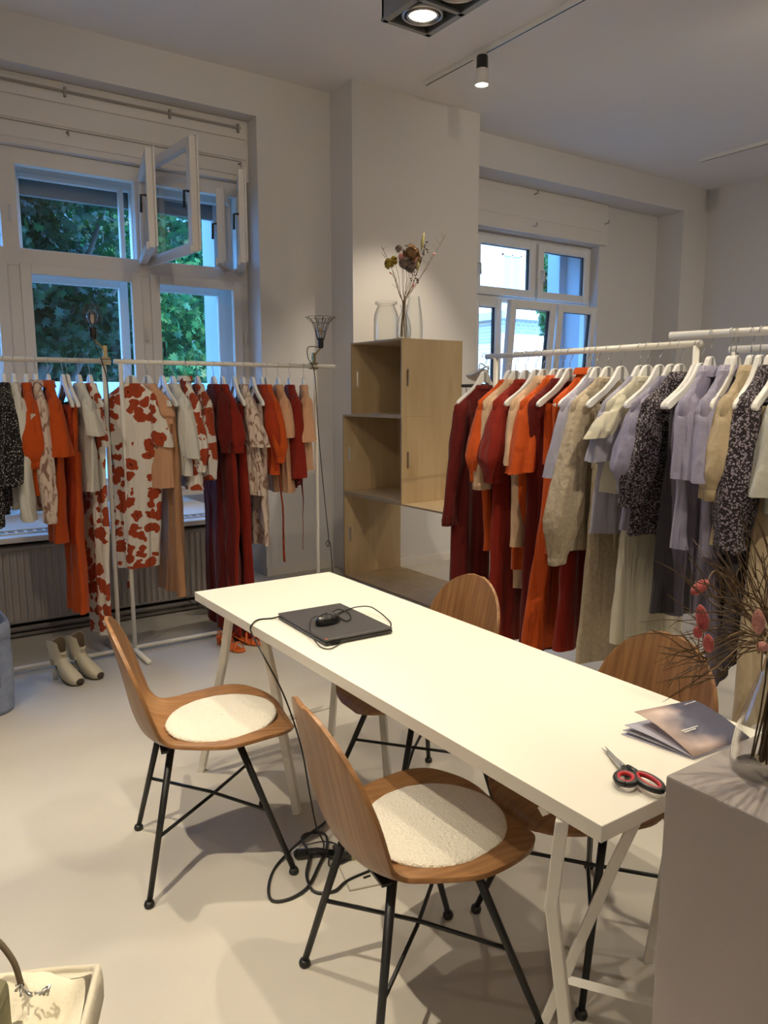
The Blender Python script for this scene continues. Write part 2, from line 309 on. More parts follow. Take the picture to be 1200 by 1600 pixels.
# ---- window 2 : white plastic window with two upper and three tilted lower sashes
win2 = bpy.data.objects.new('window_2', None); COL.objects.link(win2); struct(win2)
Y2 = 6.17; f2 = MB()
f2.box((W2L, Y2, W2B), (W2L+.06, Y2+.07, W2T)); f2.box((W2R-.07, Y2, W2B), (W2R, Y2+.07, W2T)); f2.box((W2L+.001, Y2-.003, W2T-.06), (W2R-.001, Y2+.067, W2T+.001)); f2.box((W2L+.001, Y2-.003, W2B), (W2R-.001, Y2+.067, W2B+.06)); f2.box((W2L+.001, Y2-.004, 2.47), (W2R-.001, Y2+.066, 2.54))
f2.box((6.20, Y2, 2.5), (6.25, Y2+.07, W2T)); f2.build('window_frame', WHITE_PVC, win2, bevel=.005)
def pvc(x0, x1, z0, z1, tilt=0):
    e = bpy.data.objects.new('tilt_sash' if tilt else 'upper_sash', None); COL.objects.link(e); e.parent = win2; e.location = (0, Y2-.015, z0); e.rotation_euler = (tilt, 0, 0)
    b = MB(); h = z1-z0; fw = .085
    b.box((x0, -.03, 0), (x0+fw, .04, h)); b.box((x1-fw, -.03, 0), (x1, .04, h)); b.box((x0+fw, -.03, h-fw), (x1-fw, .04, h)); b.box((x0+fw, -.03, 0), (x1-fw, .04, fw)); b.build('sash_frame', WHITE_PVC, e, bevel=.01)
    g = MB()
    for s in (0, 1): g.box((x0+fw, .0, fw), (x1-fw, .003, h-fw)) if s == 0 else None
    g.build('pane', GLASS, e)
    gk = MB(); gk.box((x1-fw-.012, -.005, fw), (x1-fw, .03, h-fw)); gk.box((x0+fw, -.005, h-fw-.006), (x1-fw, .03, h-fw)); gk.build('gasket', BLACK_PLASTIC, e)
    k = MB().tube([(x0+.045, -.03, h*.5), (x0+.045, -.07, h*.5), (x0+.045, -.075, h*.5-.11)], .010); k.build('handle', WHITE_PVC, e, smooth=True)
pvc(5.33, 6.20, 2.53, 3.12); pvc(6.24, 7.06, 2.53, 3.12)
pvc(5.32, 5.72, .97, 2.49); pvc(5.74, 6.42, .97, 2.49, math.radians(4.5)); pvc(6.45, 7.08, .97, 2.49, math.radians(4.5))
h2 = MB(); h2.box((5.0, R2Y-.05, 3.17), (7.19, R2Y, NZ)); h2.box((5.0, R2Y-.058, 3.31), (7.08, R2Y-.05, 3.53)); h2.build('header_panel', WHITE_PAINT, win2, bevel=.003)
c2 = MB()
for x, z in ((6.02, 3.56), (6.02, 3.24), (7.14, 3.40)): c2.tube([(x, R2Y-.05, z), (x, R2Y-.10, z), (x, R2Y-.10, z+.03)], .007)
c2.build('curtain_hook', STEEL, win2, smooth=True)
MB().box((7.085, Y2+.08, .9), (7.20, YO+.25, 3.3)).build('outer_jamb', MATS['white_render'], win2)
MB().box((6.97, YO-.05, 1.0), (7.084, YO-.02, 3.15)).build('shutter_rail', MATS['white_render'], win2)

# ================================================================== OUTSIDE
MB().box((-40, YO+.05, -1.3), (60, 70, -1.2)).build('ground', mat('street_ground', (.18, .19, .15), .9))['kind'] = 'structure'
LEAF_SHADED = mat('shaded_maple_leaf', (.010, .034, .012), .5, col2=(.022, .075, .024), nscale=3)  # leaf green darkened, the shade on these crowns is in the colour
LEAF_SUNLIT = mat('sunlit_maple_leaf', (.015, .085, .035), .5, col2=(.05, .21, .07), nscale=3)  # lighter copy of the leaf, sunlight painted into the green
for lm in (LEAF_SHADED, LEAF_SUNLIT):
    N, L, B = nodes_of(lm); _o = [n for n in N if n.type == 'OUTPUT_MATERIAL'][0]; _t = N.new('ShaderNodeBsdfTranslucent'); _t.inputs[0].default_value = (.04, .24, .07, 1) if lm is LEAF_SUNLIT else (.012, .06, .012, 1)
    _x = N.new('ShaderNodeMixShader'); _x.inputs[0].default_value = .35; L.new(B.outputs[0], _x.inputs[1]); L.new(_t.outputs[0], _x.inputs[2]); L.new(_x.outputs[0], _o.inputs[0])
BARK = mat('bark', (.09, .07, .05), .9, bump=.6, bscale=20)
LEAF2D = [(0, -.5), (.10, -.18), (.42, -.30), (.30, -.05), (.52, .12), (.26, .14), (.30, .38), (.12, .26), (0, .55), (-.12, .26), (-.30, .38), (-.26, .14), (-.52, .12), (-.30, -.05), (-.42, -.30), (-.10, -.18)]
def leaf_verts(p, size, rng):
    q = Euler((rng.uniform(-.9, .9), rng.uniform(-.7, .7), rng.uniform(0, 2*PI))).to_matrix()@Euler((PI/2*rng.uniform(.2, 1.0), 0, 0)).to_matrix()
    return [p+q@Vector((u*size, v*size, .15*size*(abs(u)*-1))) for u, v in LEAF2D]
def tree(name, label, c, rad, trunk_h, n, size, m, seed, parts=0, core=True):
    rng = random.Random(seed); t = thing(name, label, 'tree', (c[0], c[1], -1.2)); base = Vector((0, 0, 1.2)); cc = Vector((0, 0, c[2]+1.2))
    b = MB(); b.tube([(0, 0, 0), (.05, .03, trunk_h*.5), (-.05, 0, trunk_h)], [.22, .17, .12], 10)
    for k in range(9):
        a = k*2*PI/9; b.tube([(0, 0, trunk_h*.75), (math.cos(a)*rad[0]*.4, math.sin(a)*rad[1]*.4, trunk_h*.9+rng.uniform(0, rad[2]*.5)), (math.cos(a)*rad[0]*.8, math.sin(a)*rad[1]*.8, cc.z+rng.uniform(-.5, .6)*rad[2])], [.07, .045, .015], 6)
    b.build('trunk', BARK, t, smooth=True)
    clumps = [Vector((rng.gauss(0, .5), rng.gauss(0, .5), rng.gauss(0, .5))) for _ in range(60)]
    V = []; Fc = []; made = []
    for i in range(n):
        q = rng.choice(clumps); d = Vector((rng.gauss(0, 1), rng.gauss(0, 1), rng.gauss(0, 1))).normalized()*rng.uniform(.15, .34)
        p = q+d
        if p.length > 1: p = p.normalized()*rng.uniform(.8, 1)
        p = Vector((p.x*rad[0], p.y*rad[1], p.z*rad[2]))+cc
        if p.z < .4: continue
        made.append((p.y, p))
    made.sort(key=lambda x: x[0])
    for i, (_, p) in enumerate(made):
        vs = leaf_verts(p, size*rng.uniform(.7, 1.25), rng)
        if i < parts: me_obj('leaf', vs, [tuple(range(16))], m, t, False)
        else: k = len(V); V += vs; Fc.append(tuple(range(k, k+16)))
    o = me_obj('foliage', V, Fc, m, t, False); o['kind'] = 'stuff'
    return t
tree('maple_tree', 'dark shaded maple crown filling the upper panes of the large window', (1.25, 9.4, 3.2), (2.15, 1.2, 1.6), 3.0, 15000, .13, LEAF_SHADED, 3, parts=260)
tree('maple_tree', 'shaded maple branches behind the lower panes of the large window', (1.1, 12.0, 2.6), (2.7, 1.3, 3.0), 2.8, 16000, .16, LEAF_SHADED, 4)
tree('maple_tree', 'sunlit bright green maple crown seen through the open casements', (5.6, 15.4, 3.0), (2.9, 1.9, 3.6), 3.0, 12000, .20, LEAF_SUNLIT, 5)
tree('street_tree', 'tall dense dark tree standing behind the maples', (3.5, 20, 3.6), (7.5, 2.5, 5.0), 4, 9000, .42, LEAF_SHADED, 6)
tree('street_tree', 'small green street tree seen in the upper sash beside the pillar', (14.15, 12.9, 4.4), (.85, .9, 2.0), 4.0, 3000, .2, LEAF_SUNLIT, 8)
def building(name, label, x0, x1, y, z1, m, nx, nz):
    t = thing(name, label, 'building', (0, 0, -1.2)); MB().box((x0, y, 0), (x1, y+6, z1)).build('wall', m, t)
    r = MB(); r.box((x0-.3, y-.5, z1), (x1+.3, y+6, z1+.25)); r.build('cornice', MATS['white_render'], t)
    for i in range(nx):
        for k in range(nz):
            cx = x0+(i+.5)*(x1-x0)/nx; cz = 1.6+k*2.9
            f_ = MB(); f_.box((cx-.6, y-.06, cz), (cx+.6, y-.0, cz+.08)); f_.box((cx-.6, y-.06, cz+1.52), (cx+.6, y, cz+1.6)); f_.box((cx-.6, y-.06, cz), (cx-.52, y, cz+1.6)); f_.box((cx+.52, y-.06, cz), (cx+.6, y, cz+1.6)); f_.box((cx-.04, y-.06, cz), (cx+.04, y, cz+1.6))
            fo = f_.build('window', WHITE_PVC, t); MB().box((cx-.52, y-.02, cz+.08), (cx+.52, y-.005, cz+1.52)).build('pane', mat('teal_window_glass', (.30, .48, .52), .1), fo)
    return t
BRK = mat('pale_brick', (.7, .62, .55), .9); N, L, B = nodes_of(BRK)
_b = N.new('ShaderNodeTexBrick'); _b.inputs['Scale'].default_value = 2.2; _b.inputs['Color1'].default_value = (.50, .38, .31, 1); _b.inputs['Color2'].default_value = (.60, .48, .40, 1); _b.inputs['Mortar'].default_value = (.8, .78, .74, 1); _b.inputs['Mortar Size'].default_value = .03
_tc = N.new('ShaderNodeTexCoord'); _mp = N.new('ShaderNodeMapping'); _mp.inputs['Rotation'].default_value = (PI/2, 0, 0); L.new(_tc.outputs['Object'], _mp.inputs[0]); L.new(_mp.outputs[0], _b.inputs['Vector']); L.new(_b.outputs[0], B.inputs['Base Color'])
building('apartment_building', 'pale brick house across the street behind the lower tilted sashes', 18.2, 21.0, 19.5, 5.2, BRK, 2, 1)
building('apartment_building', 'tall sunlit white house across the street with regular windows', 14.0, 34, 26.5, 16, mat('white_facade', (.85, .83, .78), .9), 8, 5)
building('apartment_building', 'white house far behind the trees of the large window', -6, 11.5, 30, 5.0, MATS['white_facade'], 9, 1)

# ================================================================== TABLE, CHAIRS
TX0, TX1, TY0, TY1, TZ = 1.042, 1.655, .826, 2.831, .735
tb = thing('work_table', 'long white rectangular work table on white steel trestles in the middle of the shop', 'table', (0, 0, 0))
MB().box((TX0, TY0, TZ-.034), (TX1, TY1, TZ)).build('tabletop', TABLE_M, tb, bevel=.0015)
def trestle(label, legs, bars):
    t = thing('trestle', label, 'trestle', (0, 0, 0), group='trestles under the white table')
    for pts in legs:
        MB().tube(pts, .0205, 4, flat=.75).build('leg', WHITE_METAL, t, bevel=.003)
    for pts in bars: MB().tube(pts, .015, 4, flat=.8).build('cross_bar', WHITE_METAL, t)
TT = TZ-.036
trestle('white steel trestle carrying the table end nearest the pedestal', [
    [(1.05, .925, TT), (1.040, .935, .52), (1.085, .93, .25), (1.12, .93, 0)], [(1.47, .985, TT), (1.37, 1.045, .42), (1.235, 1.128, 0)],
    [(1.60, 1.02, TT), (1.61, 1.05, .5), (1.63, 1.12, 0)], [(1.58, .92, TT), (1.50, .91, .4), (1.40, .88, 0)]],
    [[(1.06, .985, TT-.016), (1.62, .985, TT-.016)], [(1.27, 1.105, .13), (1.42, .885, .13)]])
trestle('white steel trestle carrying the far table end near the laptop', [
    [(1.09, 2.60, TT), (1.085, 2.66, .5), (1.03, 2.80, 0)], [(1.13, 2.42, TT), (1.15, 2.37, .5), (1.20, 2.30, 0)],
    [(1.60, 2.60, TT), (1.605, 2.68, .45), (1.625, 2.78, 0)], [(1.60, 2.42, TT), (1.60, 2.37, .5), (1.60, 2.30, 0)]],
    [[(1.08, 2.52, TT-.016), (1.62, 2.52, TT-.016)], [(1.045, 2.765, .13), (1.62, 2.765, .15)]])

SPINE = smooth_path([(.262, 0, .418), (.25, 0, .438), (.21, 0, .450), (.12, 0, .455), (.02, 0, .447), (-.08, 0, .437), (-.15, 0, .443), (-.20, 0, .478), (-.228, 0, .54), (-.245, 0, .62), (-.262, 0, .70), (-.280, 0, .775), (-.292, 0, .825)], 5)
def shell_mesh():
    P = SPINE; n = len(P); d = [0]
    for i in range(1, n): d.append(d[-1]+(P[i]-P[i-1]).length)
    Ltot = d[-1]; V = []; m = 25
    for i in range(n):
        s = d[i]; p = P[i]
        if s < .22: h = .243*math.sqrt(max(0, 1-((.22-s)/.225)**2.2))
        elif s < .43: k = (s-.22)/.21; k = k*k*(3-2*k); h = .243*(1-k)+.192*k
        elif s < .60: k = (s-.43)/.17; k = k*k*(3-2*k); h = .192*(1-k)+.217*k
        else: h = .217*math.sqrt(max(0, 1-(max(0, s-.60)/(Ltot-.60+.002))**2.3))
        t = (P[min(i+1, n-1)]-P[max(i-1, 0)]).normalized(); nrm = Vector((t.z, 0, -t.x))
        bend = .016 if s < .25 else .016+.034*min(1, (s-.25)/.22)
        if s > .55: bend = .05-.028*min(1, (s-.55)/.3)
        for j in range(m):
            u = -1+2*j/(m-1); V.append(p+Vector((0, h*u, 0))+nrm*bend*abs(u)**2.4*(h/.22)*(1 if s > .12 else s/.12))
    return V, [(i*m+j, i*m+j+1, (i+1)*m+j+1, (i+1)*m+j) for i in range(n-1) for j in range(m-1)]
def make_chair(label, loc, rz):
    t = thing('shell_chair', label, 'chair', (loc[0], loc[1], 0), rz, 'walnut shell chairs around the table')
    if 'shell' in make_chair.__dict__:
        for name, me in make_chair.shell:
            o = bpy.data.objects.new(name, me); COL.objects.link(o); o.parent = t
            if name == 'shell': add_mods(o)
        return t
    v, f = shell_mesh(); o = me_obj('shell', v, f, WALNUT, t); add_mods(o); parts = [('shell', o.data)]
    for sx in (1, -1):
        for sy in (1, -1):
            top = (.10*sx-.03, .125*sy, .437); ft = (.22*sx, .22*sy, .012)
            b = MB().tube([top, ft], [.0115, .0085], 10); b.lathe([(.0, 0), (.014, 0), (.016, .008), (.013, .017), (.0, .02)], (.22*sx, .22*sy, 0), 12)
            parts.append(('leg', b.build('leg', BLACK_METAL, t, smooth=True).data))
    def on(sx, sy, z): k = (.437-z)/(.437-.012); return Vector((.10*sx-.03+(.22*sx-.10*sx+.03)*k, .125*sy+.095*sy*k, z))
    for z, a in ((.19, 1), (.205, -1)):
        parts.append(('cross_brace', MB().tube([on(1, a, z), (0, 0, z+.004), on(-1, -a, z)], .0055, 8).build('cross_brace', BLACK_METAL, t, smooth=True).data))
    for x_ in (-.16, .06): parts.append(('seat_mount', MB().box((x_, -.135, .430), (x_+.025, .135, .437)).build('seat_mount', BLACK_METAL, t).data))
    make_chair.shell = parts; return t
def add_mods(o):
    s = o.modifiers.new('thickness', 'SOLIDIFY'); s.thickness = .011; s.offset = 0
    b = o.modifiers.new('bevel', 'BEVEL'); b.width = .003; b.segments = 2; b.limit_method = 'ANGLE'; b.angle_limit = .9
RC = [math.radians(a) for a in (-13, -9, 176, 174)]
CC = [(.86, 2.26), (1.045, 1.375), (1.60, 2.14), (1.577, 1.29)]
for lb, c, r in zip(('walnut shell chair with a round cream pad, nearest the window clothes rail', 'walnut shell chair with a round cream pad, seen from behind nearest the viewer', 'walnut shell chair across the table, in front of the dark red dresses', 'walnut shell chair across the table, in front of the white trousers'), CC, RC): make_chair(lb, c, r)
def pad(label, c, r, rz):
    V = MB(); rings = []; n = 72; rng = random.Random(int(c[0]*100))
    for rr, z in ((.168, .003), (.176, .006), (.178, .012), (.174, .017), (.16, .0195), (.10, .021), (.04, .021), (.002, .021)):
        rings.append([Vector(((rr+rng.uniform(-.0015, .0015)*(rr > .15))*math.cos(2*PI*j/n), (rr+rng.uniform(-.0015, .0015)*(rr > .15))*math.sin(2*PI*j/n), z)) for j in range(n)])
    V.rings(rings, True); o = V.build('seat_pad', PAD, smooth=True)
    o.location = (c[0]+.045*math.cos(r), c[1]+.045*math.sin(r), .449); o.rotation_euler = (0, -.045, r); tag(o, label, 'cushion', 'round cream seat pads')
pad('round cream boucle seat pad on the chair nearest the window rail', CC[0], RC[0], 0)
pad('round cream boucle seat pad on the chair seen from behind', CC[1], RC[1], 0)

# ---- laptop, mouse, cables
LZ = TZ
lp = thing('laptop', 'closed charcoal laptop lying on the white table under a black mouse', 'laptop', (0, 0, LZ))
c4 = [at_z(440, 962, .757), at_z(525, 938, .757), at_z(607, 979, .757), at_z(515, 1001, .757)]
ctr = sum(c4, Vector())/4; ex = (c4[3]-c4[0]+c4[2]-c4[1])/2; ang = math.atan2(ex.y, ex.x); lx, ly = ex.length/2, ((c4[1]-c4[0]+c4[2]-c4[3])/2).length/2
lp.location = (ctr.x, ctr.y, LZ); lp.rotation_euler = (0, 0, ang)
MB().box((-lx, -ly, .003), (lx, ly, .013)).build('base', BLACK_PLASTIC, lp, bevel=.002)
MB().box((-lx, -ly, .0145), (lx, ly, .022)).build('lid', LAPTOP_M, lp, bevel=.0025)
b = MB(); b.box((-lx*.8, -ly*.85, 0), (-lx*.6, -ly*.6, .003)); b.box((lx*.6, ly*.6, 0), (lx*.8, ly*.85, .003)); b.build('foot', RUBBER, lp)
MB().box((lx-.012, -ly+.004, .0145), (lx-.003, -ly+.010, .0224)).build('red_mark', mat('red_mark', (.6, .05, .02), .5), lp)
b = MB(); b.box((lx-.001, -ly+.02, .006), (lx+.004, -ly+.045, .012)); b.box((lx-.001, ly-.06, .005), (lx+.001, ly-.02, .012)); b.build('port', GLOSS_BLACK, lp)
mz = LZ+.022; mp_ = at_z(512, 968, mz+.012)
mo = thing('computer_mouse', 'glossy black mouse resting on the laptop lid', 'mouse', (mp_.x, mp_.y, mz), ang+1.9)
def mouse_rings():
    R = []
    for z, k in ((0, .93), (.006, 1.0), (.014, .98), (.022, .86), (.028, .66), (.032, .4), (.0335, .05)):
        R.append([Vector((.050*k*math.cos(a)*(1 if math.cos(a) > 0 else 1.05), .030*k*math.sin(a)*(1+.12*math.cos(a)), z-.004*math.cos(a)*(z/.03))) for a in [2*PI*j/28 for j in range(28)]])
    return R
MB().rings(mouse_rings(), True, True).build('shell', GLOSS_BLACK, mo, smooth=True)
MB().tube([(.030, 0, .020), (.040, 0, .018)], .006, 10).build('scroll_wheel', RUBBER, mo, smooth=True)
def cable(name, label, pts, r=.0022, group=None, m=RUBBER, n=8):
    o = MB().tube(smooth_path(pts, n), r, 6).build(name, m, smooth=True); return tag(o, label, 'cable', group)
def pz(pts, z): return [tuple(at_z(x, y, zz)) for x, y, zz in [(p[0], p[1], p[2] if len(p) > 2 else z) for p in pts]]
cable('mouse_cable', 'thin black mouse cable looping over the laptop to its side port', pz([(520, 956, mz+.02), (530, 952, mz+.012), (545, 958), (548, 966), (540, 970), (528, 960), (545, 952), (560, 948), (578, 948), (592, 956, LZ+.018), (603, 965, LZ+.008), (611, 974, LZ+.004), (608, 982, LZ+.005), (603, 982, LZ+.008)], mz+.004))
cable('mouse_cable', 'black cable loop hanging from the laptop lid to the plug beside it', pz([(496, 962, mz+.012), (486, 968, mz+.010), (484, 982, mz+.004), (490, 997, LZ+.015), (500, 1010, LZ+.004), (514, 1014), (528, 1008), (536, 1000, LZ+.009)], LZ+.004), .0018)
pl = MB(); q = at_z(534, 999, LZ+.009); pl.box((q.x-.02, q.y-.008, LZ+.002), (q.x+.012, q.y+.010, LZ+.014), ang); tag(pl.build('plug', BLACK_PLASTIC, bevel=.002), 'small black plug pushed into the side of the laptop', 'plug')
TE = at_z(394, 975, TZ+.004)
cable('power_cable', 'black power cable running from the laptop over the table edge to the floor', [tuple(at_z(441, 962, TZ+.012)), tuple(at_z(425, 966, TZ+.004)), tuple(at_z(405, 968, TZ+.003)), (TX0+.002, TE.y, TZ+.005), (TX0-.008, TE.y-.005, TZ-.02), tuple(at_y(412, 1025, 2.16)), tuple(at_y(445, 1090, 2.12)), tuple(at_y(470, 1165, 2.08)), tuple(at_y(484, 1240, 2.05)), tuple(at_y(494, 1290, 2.04)), tuple(at_y(506, 1318, 2.03)), (1.15, 2.03, .006), (1.16, 1.98, .006)], .0028)
# ---- floor cables and power blocks
cable('extension_lead', 'thick black lead coiled in wide loops on the floor under the table', [(1.30, 2.22, .006), (1.24, 2.18, .006), (1.13, 2.12, .02), (1.00, 2.06, .006), (.93, 1.98, .006), (.905, 1.91, .006), (.95, 1.885, .006), (1.02, 1.90, .008), (1.10, 1.97, .012), (1.17, 2.04, .014), (1.205, 2.11, .012), (1.17, 2.15, .010), (1.12, 2.12, .022), (1.10, 2.03, .02), (1.04, 1.94, .016), (1.03, 1.87, .006), (1.08, 1.84, .006), (1.14, 1.86, .006), (1.24, 1.86, .006), (1.32, 1.84, .006)], .0045)
cable('thin_cable', 'grey tangle of thin leads next to the power block', [(1.10, 2.06, .01), (1.15, 2.00, .02), (1.13, 1.95, .01), (1.20, 1.95, .008), (1.22, 2.0, .008), (1.19, 2.07, .012), (1.12, 2.10, .008)], .0025)
a = MB(); a.tube([(1.075, 2.055, .017), (1.13, 2.03, .017), (1.17, 2.0, .014)], [.016, .014, .011], 10); a.ball((1.072, 2.056, .017), .016); tag(a.build('cable_connector', GLOSS_BLACK, smooth=True), 'black moulded cable connector lying in the floor tangle', 'connector')
pb = thing('power_block', 'black power block with a yellowish side label on the floor hatch', 'power block', (1.235, 1.965, 0), -.28)
MB().box((-.07, -.028, .002), (.07, .028, .036)).build('body', BLACK_PLASTIC, pb, bevel=.003)
MB().box((-.02, -.0295, .004), (.068, -.028, .034)).build('side_label', mat('olive_label', (.42, .40, .18), .6), pb)
b = MB(); b.box((-.055, -.015, .036), (.0, .008, .0368)); b.build('top_label', mat('pale_label', (.7, .7, .66), .6), pb)
b = MB(); 
for k in range(4): b.box((-.05, -.012+k*.005, .0368), (-.01, -.010+k*.005, .0371))
b.build('label_print', BLACK_PLASTIC, pb)
fh = thing('floor_hatch', 'square cement coloured socket hatch let into the floor beneath the power block', 'hatch', (1.27, 1.90, 0), -.28)
MB().box((-.12, -.12, 0), (.12, .12, .0025)).build('frame', mat('hatch_rim', (.30, .27, .22), .6), fh)
MB().box((-.116, -.116, .0), (.116, .116, .0035)).build('lid', FLOOR, fh)
for x in (-.05, .03): MB().tube([(x-.012, -.06+x*.3, .004), (x+.012, -.055+x*.3, .004)], .005, 8, flat=.5).build('finger_slot', BLACK_PLASTIC, fh)

# ---- scissors
sp = [at_z(947, 1178, TZ+.006), at_z(975, 1203, TZ+.006)]; da = at_z(1000, 1232, TZ+.006)-sp[0]; ang = math.atan2(da.y, da.x)
sc = thing('scissors', 'open scissors with black and red handles on the table corner', 'scissors', (at_z(972, 1202, TZ).x, at_z(972, 1202, TZ).y, TZ+.004), ang)
def bladev(s): return [(-.088, .002*s), (-.04, .010*s), (0, .011*s), (.02, .008*s), (.02, -.004*s), (-.02, -.003*s)]
for s, z in ((1, 0), (-1, .003)):
    e = MB().prism(bladev(s) if s > 0 else bladev(s)[::-1], 'z', z, z+.0022).build('blade', STEEL, sc); e.rotation_euler = (0, 0, .07*s)
MB().lathe([(0, 0), (.004, 0), (.004, .002), (0, .0025)], (0, 0, .005), 12).build('pivot_screw', STEEL, sc, smooth=True)
def loop(cx, cy, a, b, rot, name, m, r, z=.010):
    P = []; 
    for k in range(25):
        th = 2*PI*k/24; P.append((cx+a*math.cos(th)*math.cos(rot)-b*math.sin(th)*math.sin(rot), cy+a*math.cos(th)*math.sin(rot)+b*math.sin(th)*math.cos(rot), z))
    return MB().tube(P, r, 8, cap=False).build(name, m, sc, smooth=True)
loop(.062, -.024, .024, .019, -.5, 'handle', BLACK_PLASTIC, .0065); loop(.062, -.024, .0195, .0145, -.5, 'handle_lining', RED_GRIP, .0045, .012)
loop(.082, .014, .036, .018, .16, 'handle', BLACK_PLASTIC, .0065); loop(.082, .014, .0315, .0135, .16, 'handle_lining', RED_GRIP, .0045, .012)
MB().tube([(.015, -.004, .006), (.035, -.010, .008), (.045, -.016, .010)], [.008, .008, .006]).build('shank', BLACK_PLASTIC, sc, smooth=True); MB().tube([(.015, .004, .006), (.035, .007, .008), (.05, .010, .010)], [.008, .008, .006]).build('shank', BLACK_PLASTIC, sc, smooth=True)

# ---- brochure
COVER = mat('brochure_cover', (.62, .47, .38), .4); N, L, B = nodes_of(COVER)
_tc = N.new('ShaderNodeTexCoord'); _n = N.new('ShaderNodeTexNoise'); _n.inputs['Scale'].default_value = 9; _mp = N.new('ShaderNodeMapping'); _mp.inputs['Scale'].default_value = (.6, 1.6, 1)
_g = N.new('ShaderNodeSeparateXYZ'); _a = N.new('ShaderNodeMath'); _a.operation = 'MULTIPLY_ADD'; _a.inputs[1].default_value = 4.2; _r = N.new('ShaderNodeValToRGB'); e = _r.color_ramp.elements
e[0].position = .30; e[0].color = (.60, .44, .33, 1); e[1].position = .95; e[1].color = (.10, .10, .15, 1); _e = e.new(.62); _e.color = (.56, .42, .38, 1)
L.new(_tc.outputs['Object'], _mp.inputs[0]); L.new(_mp.outputs[0], _n.inputs['Vector']); L.new(_tc.outputs['Object'], _g.inputs[0]); L.new(_g.outputs['X'], _a.inputs[0]); L.new(_n.outputs[0], _a.inputs[2]); L.new(_a.outputs[0], _r.inputs[0]); L.new(_r.outputs[0], B.inputs['Base Color'])
A, Bq, Cq, Dq = (at_z(1006, 1111, TZ+.045), at_z(1103, 1085, TZ+.03), at_z(1172, 1150, TZ+.012), at_z(1084, 1181, TZ+.010))
bo = thing('brochure', 'folded brochure with a pink beige shadow print cover by the table end', 'brochure', (Dq.x, Dq.y, TZ+.001), math.atan2((Cq-Dq).y, (Cq-Dq).x))
bw = (Cq-Dq).length; bh = (A-Dq).length*1.0; PAPER = mat('lilac_paper', (.52, .50, .60), .6)
def page(name, z0, lift, m, hx=0, th=.0012, sk=0.0):
    V = []; n = 9
    for k in range(n):
        u = k/(n-1); x = 0+hx; zz = z0+lift*math.sin(u*PI/2)
        V += [(sk*u, bh*u, zz), (bw+sk*u, bh*u*.92, zz*.9)]
    Fq = [(2*k, 2*k+1, 2*k+3, 2*k+2) for k in range(n-1)]
    o = me_obj(name, V, Fq, m, bo); s = o.modifiers.new('paper', 'SOLIDIFY'); s.thickness = th; return o
page('back_cover', .001, .0, PAPER, sk=-.04); page('page', .003, .006, mat('print_page', (.25, .25, .30), .5, col2=(.55, .52, .56), nscale=9), sk=-.035); page('page', .005, .015, PAPER, sk=-.03)
page('front_cover', .008, .038, COVER, th=.0015)
def text(body, size, m, parent, loc, rot, name='lettering'):
    c = bpy.data.curves.new(name, 'FONT'); c.body = body; c.size = size; c.extrude = .0002; c.materials.append(m); c.align_x = 'LEFT'
    o = bpy.data.objects.new(name, c); COL.objects.link(o); o.parent = parent; o.location = loc; o.rotation_euler = rot; return o
PRINTW = mat('white_print', (.85, .83, .78), .5)
for i in range(2):
    b = MB(); rg = random.Random(i); x = bw*.18
    while x < bw*.18+.05-.015*i:
        dx = rg.uniform(.002, .005); b.box((x, bh*.36-i*.007, .0325), (x+dx, bh*.36-i*.007+.0032, .033)); x += dx+.0012
    o = b.build('cover_print', PRINTW, bo); 
o = MB().box((bw*.70, bh*.80, .0452), (bw*.90, bh*.80+.0015, .0456)).build('cover_print', PRINTW, bo); o.rotation_euler = (0, -.02, 0)

# ---- pedestal, vase with twigs
PX, PY, PZ = at_z(1040, 1211, .9).x, at_z(1040, 1211, .9).y, .9
pd = MB().box((PX, -.15, 0), (1.80, PY, PZ)).build('pedestal', PLASTER, bevel=.004); tag(pd, 'tall matte greige display pedestal beside the table end', 'pedestal')
VX, VY = PX+.145, PY-.085
def vase(name, label, prof, loc, cat='vase', group=None, th=.003):
    t = thing(name, label, cat, loc, 0, group); b = MB()
    out = prof; inn = [(max(r-th, .001), z+(.006 if i == 0 else 0)) for i, (r, z) in enumerate(prof)][::-1]
    b.lathe([(0.001, 0)]+out+inn+[(0.001, .006)], (0, 0, 0), 40); b.build('glass_body', VGLASS, t, smooth=True); return t
def bez(P, n=10): return [(p.x, p.y) for p in smooth_path([(a, b, 0) for a, b in P], n)]
vase('glass_vase', 'clear narrow-necked glass vase of twigs on the pedestal', bez([(.052, 0), (.056, .02), (.050, .07), (.034, .125), (.0215, .17), (.0185, .19), (.022, .198)], 6), (VX, VY, PZ))
TWIG = mat('dry_twig', (.13, .075, .035), .8); STEMG = mat('dry_stem', (.30, .20, .10), .8)
PINK = mat('pink_bunny_tail', (.62, .13, .12), .95, bump=.5, bscale=260, sheen=.2); PALEPINK = mat('pale_pink_tail', (.70, .32, .28), .95, bump=.5, bscale=260)
rng = random.Random(11); b = MB(); base = Vector((VX, VY, PZ))
tgt = [(1020, 985), (1035, 1010), (1045, 930), (1060, 880), (1075, 905), (1090, 870), (1110, 880), (1130, 885), (1145, 900), (1165, 878), (1178, 900), (1190, 870), (1200, 850), (1040, 1040), (1055, 1060), (1030, 1020), (1080, 1010), (1100, 1060), (1120, 1040), (1090, 960), (1110, 940), (1130, 930), (1150, 920), (1060, 970), (1210, 900), (1230, 880), (1250, 860), (1215, 950), (1075, 1045), (1045, 1090), (1100, 920), (1085, 1030), (1240, 930), (1260, 960), (1160, 940), (1185, 930)]
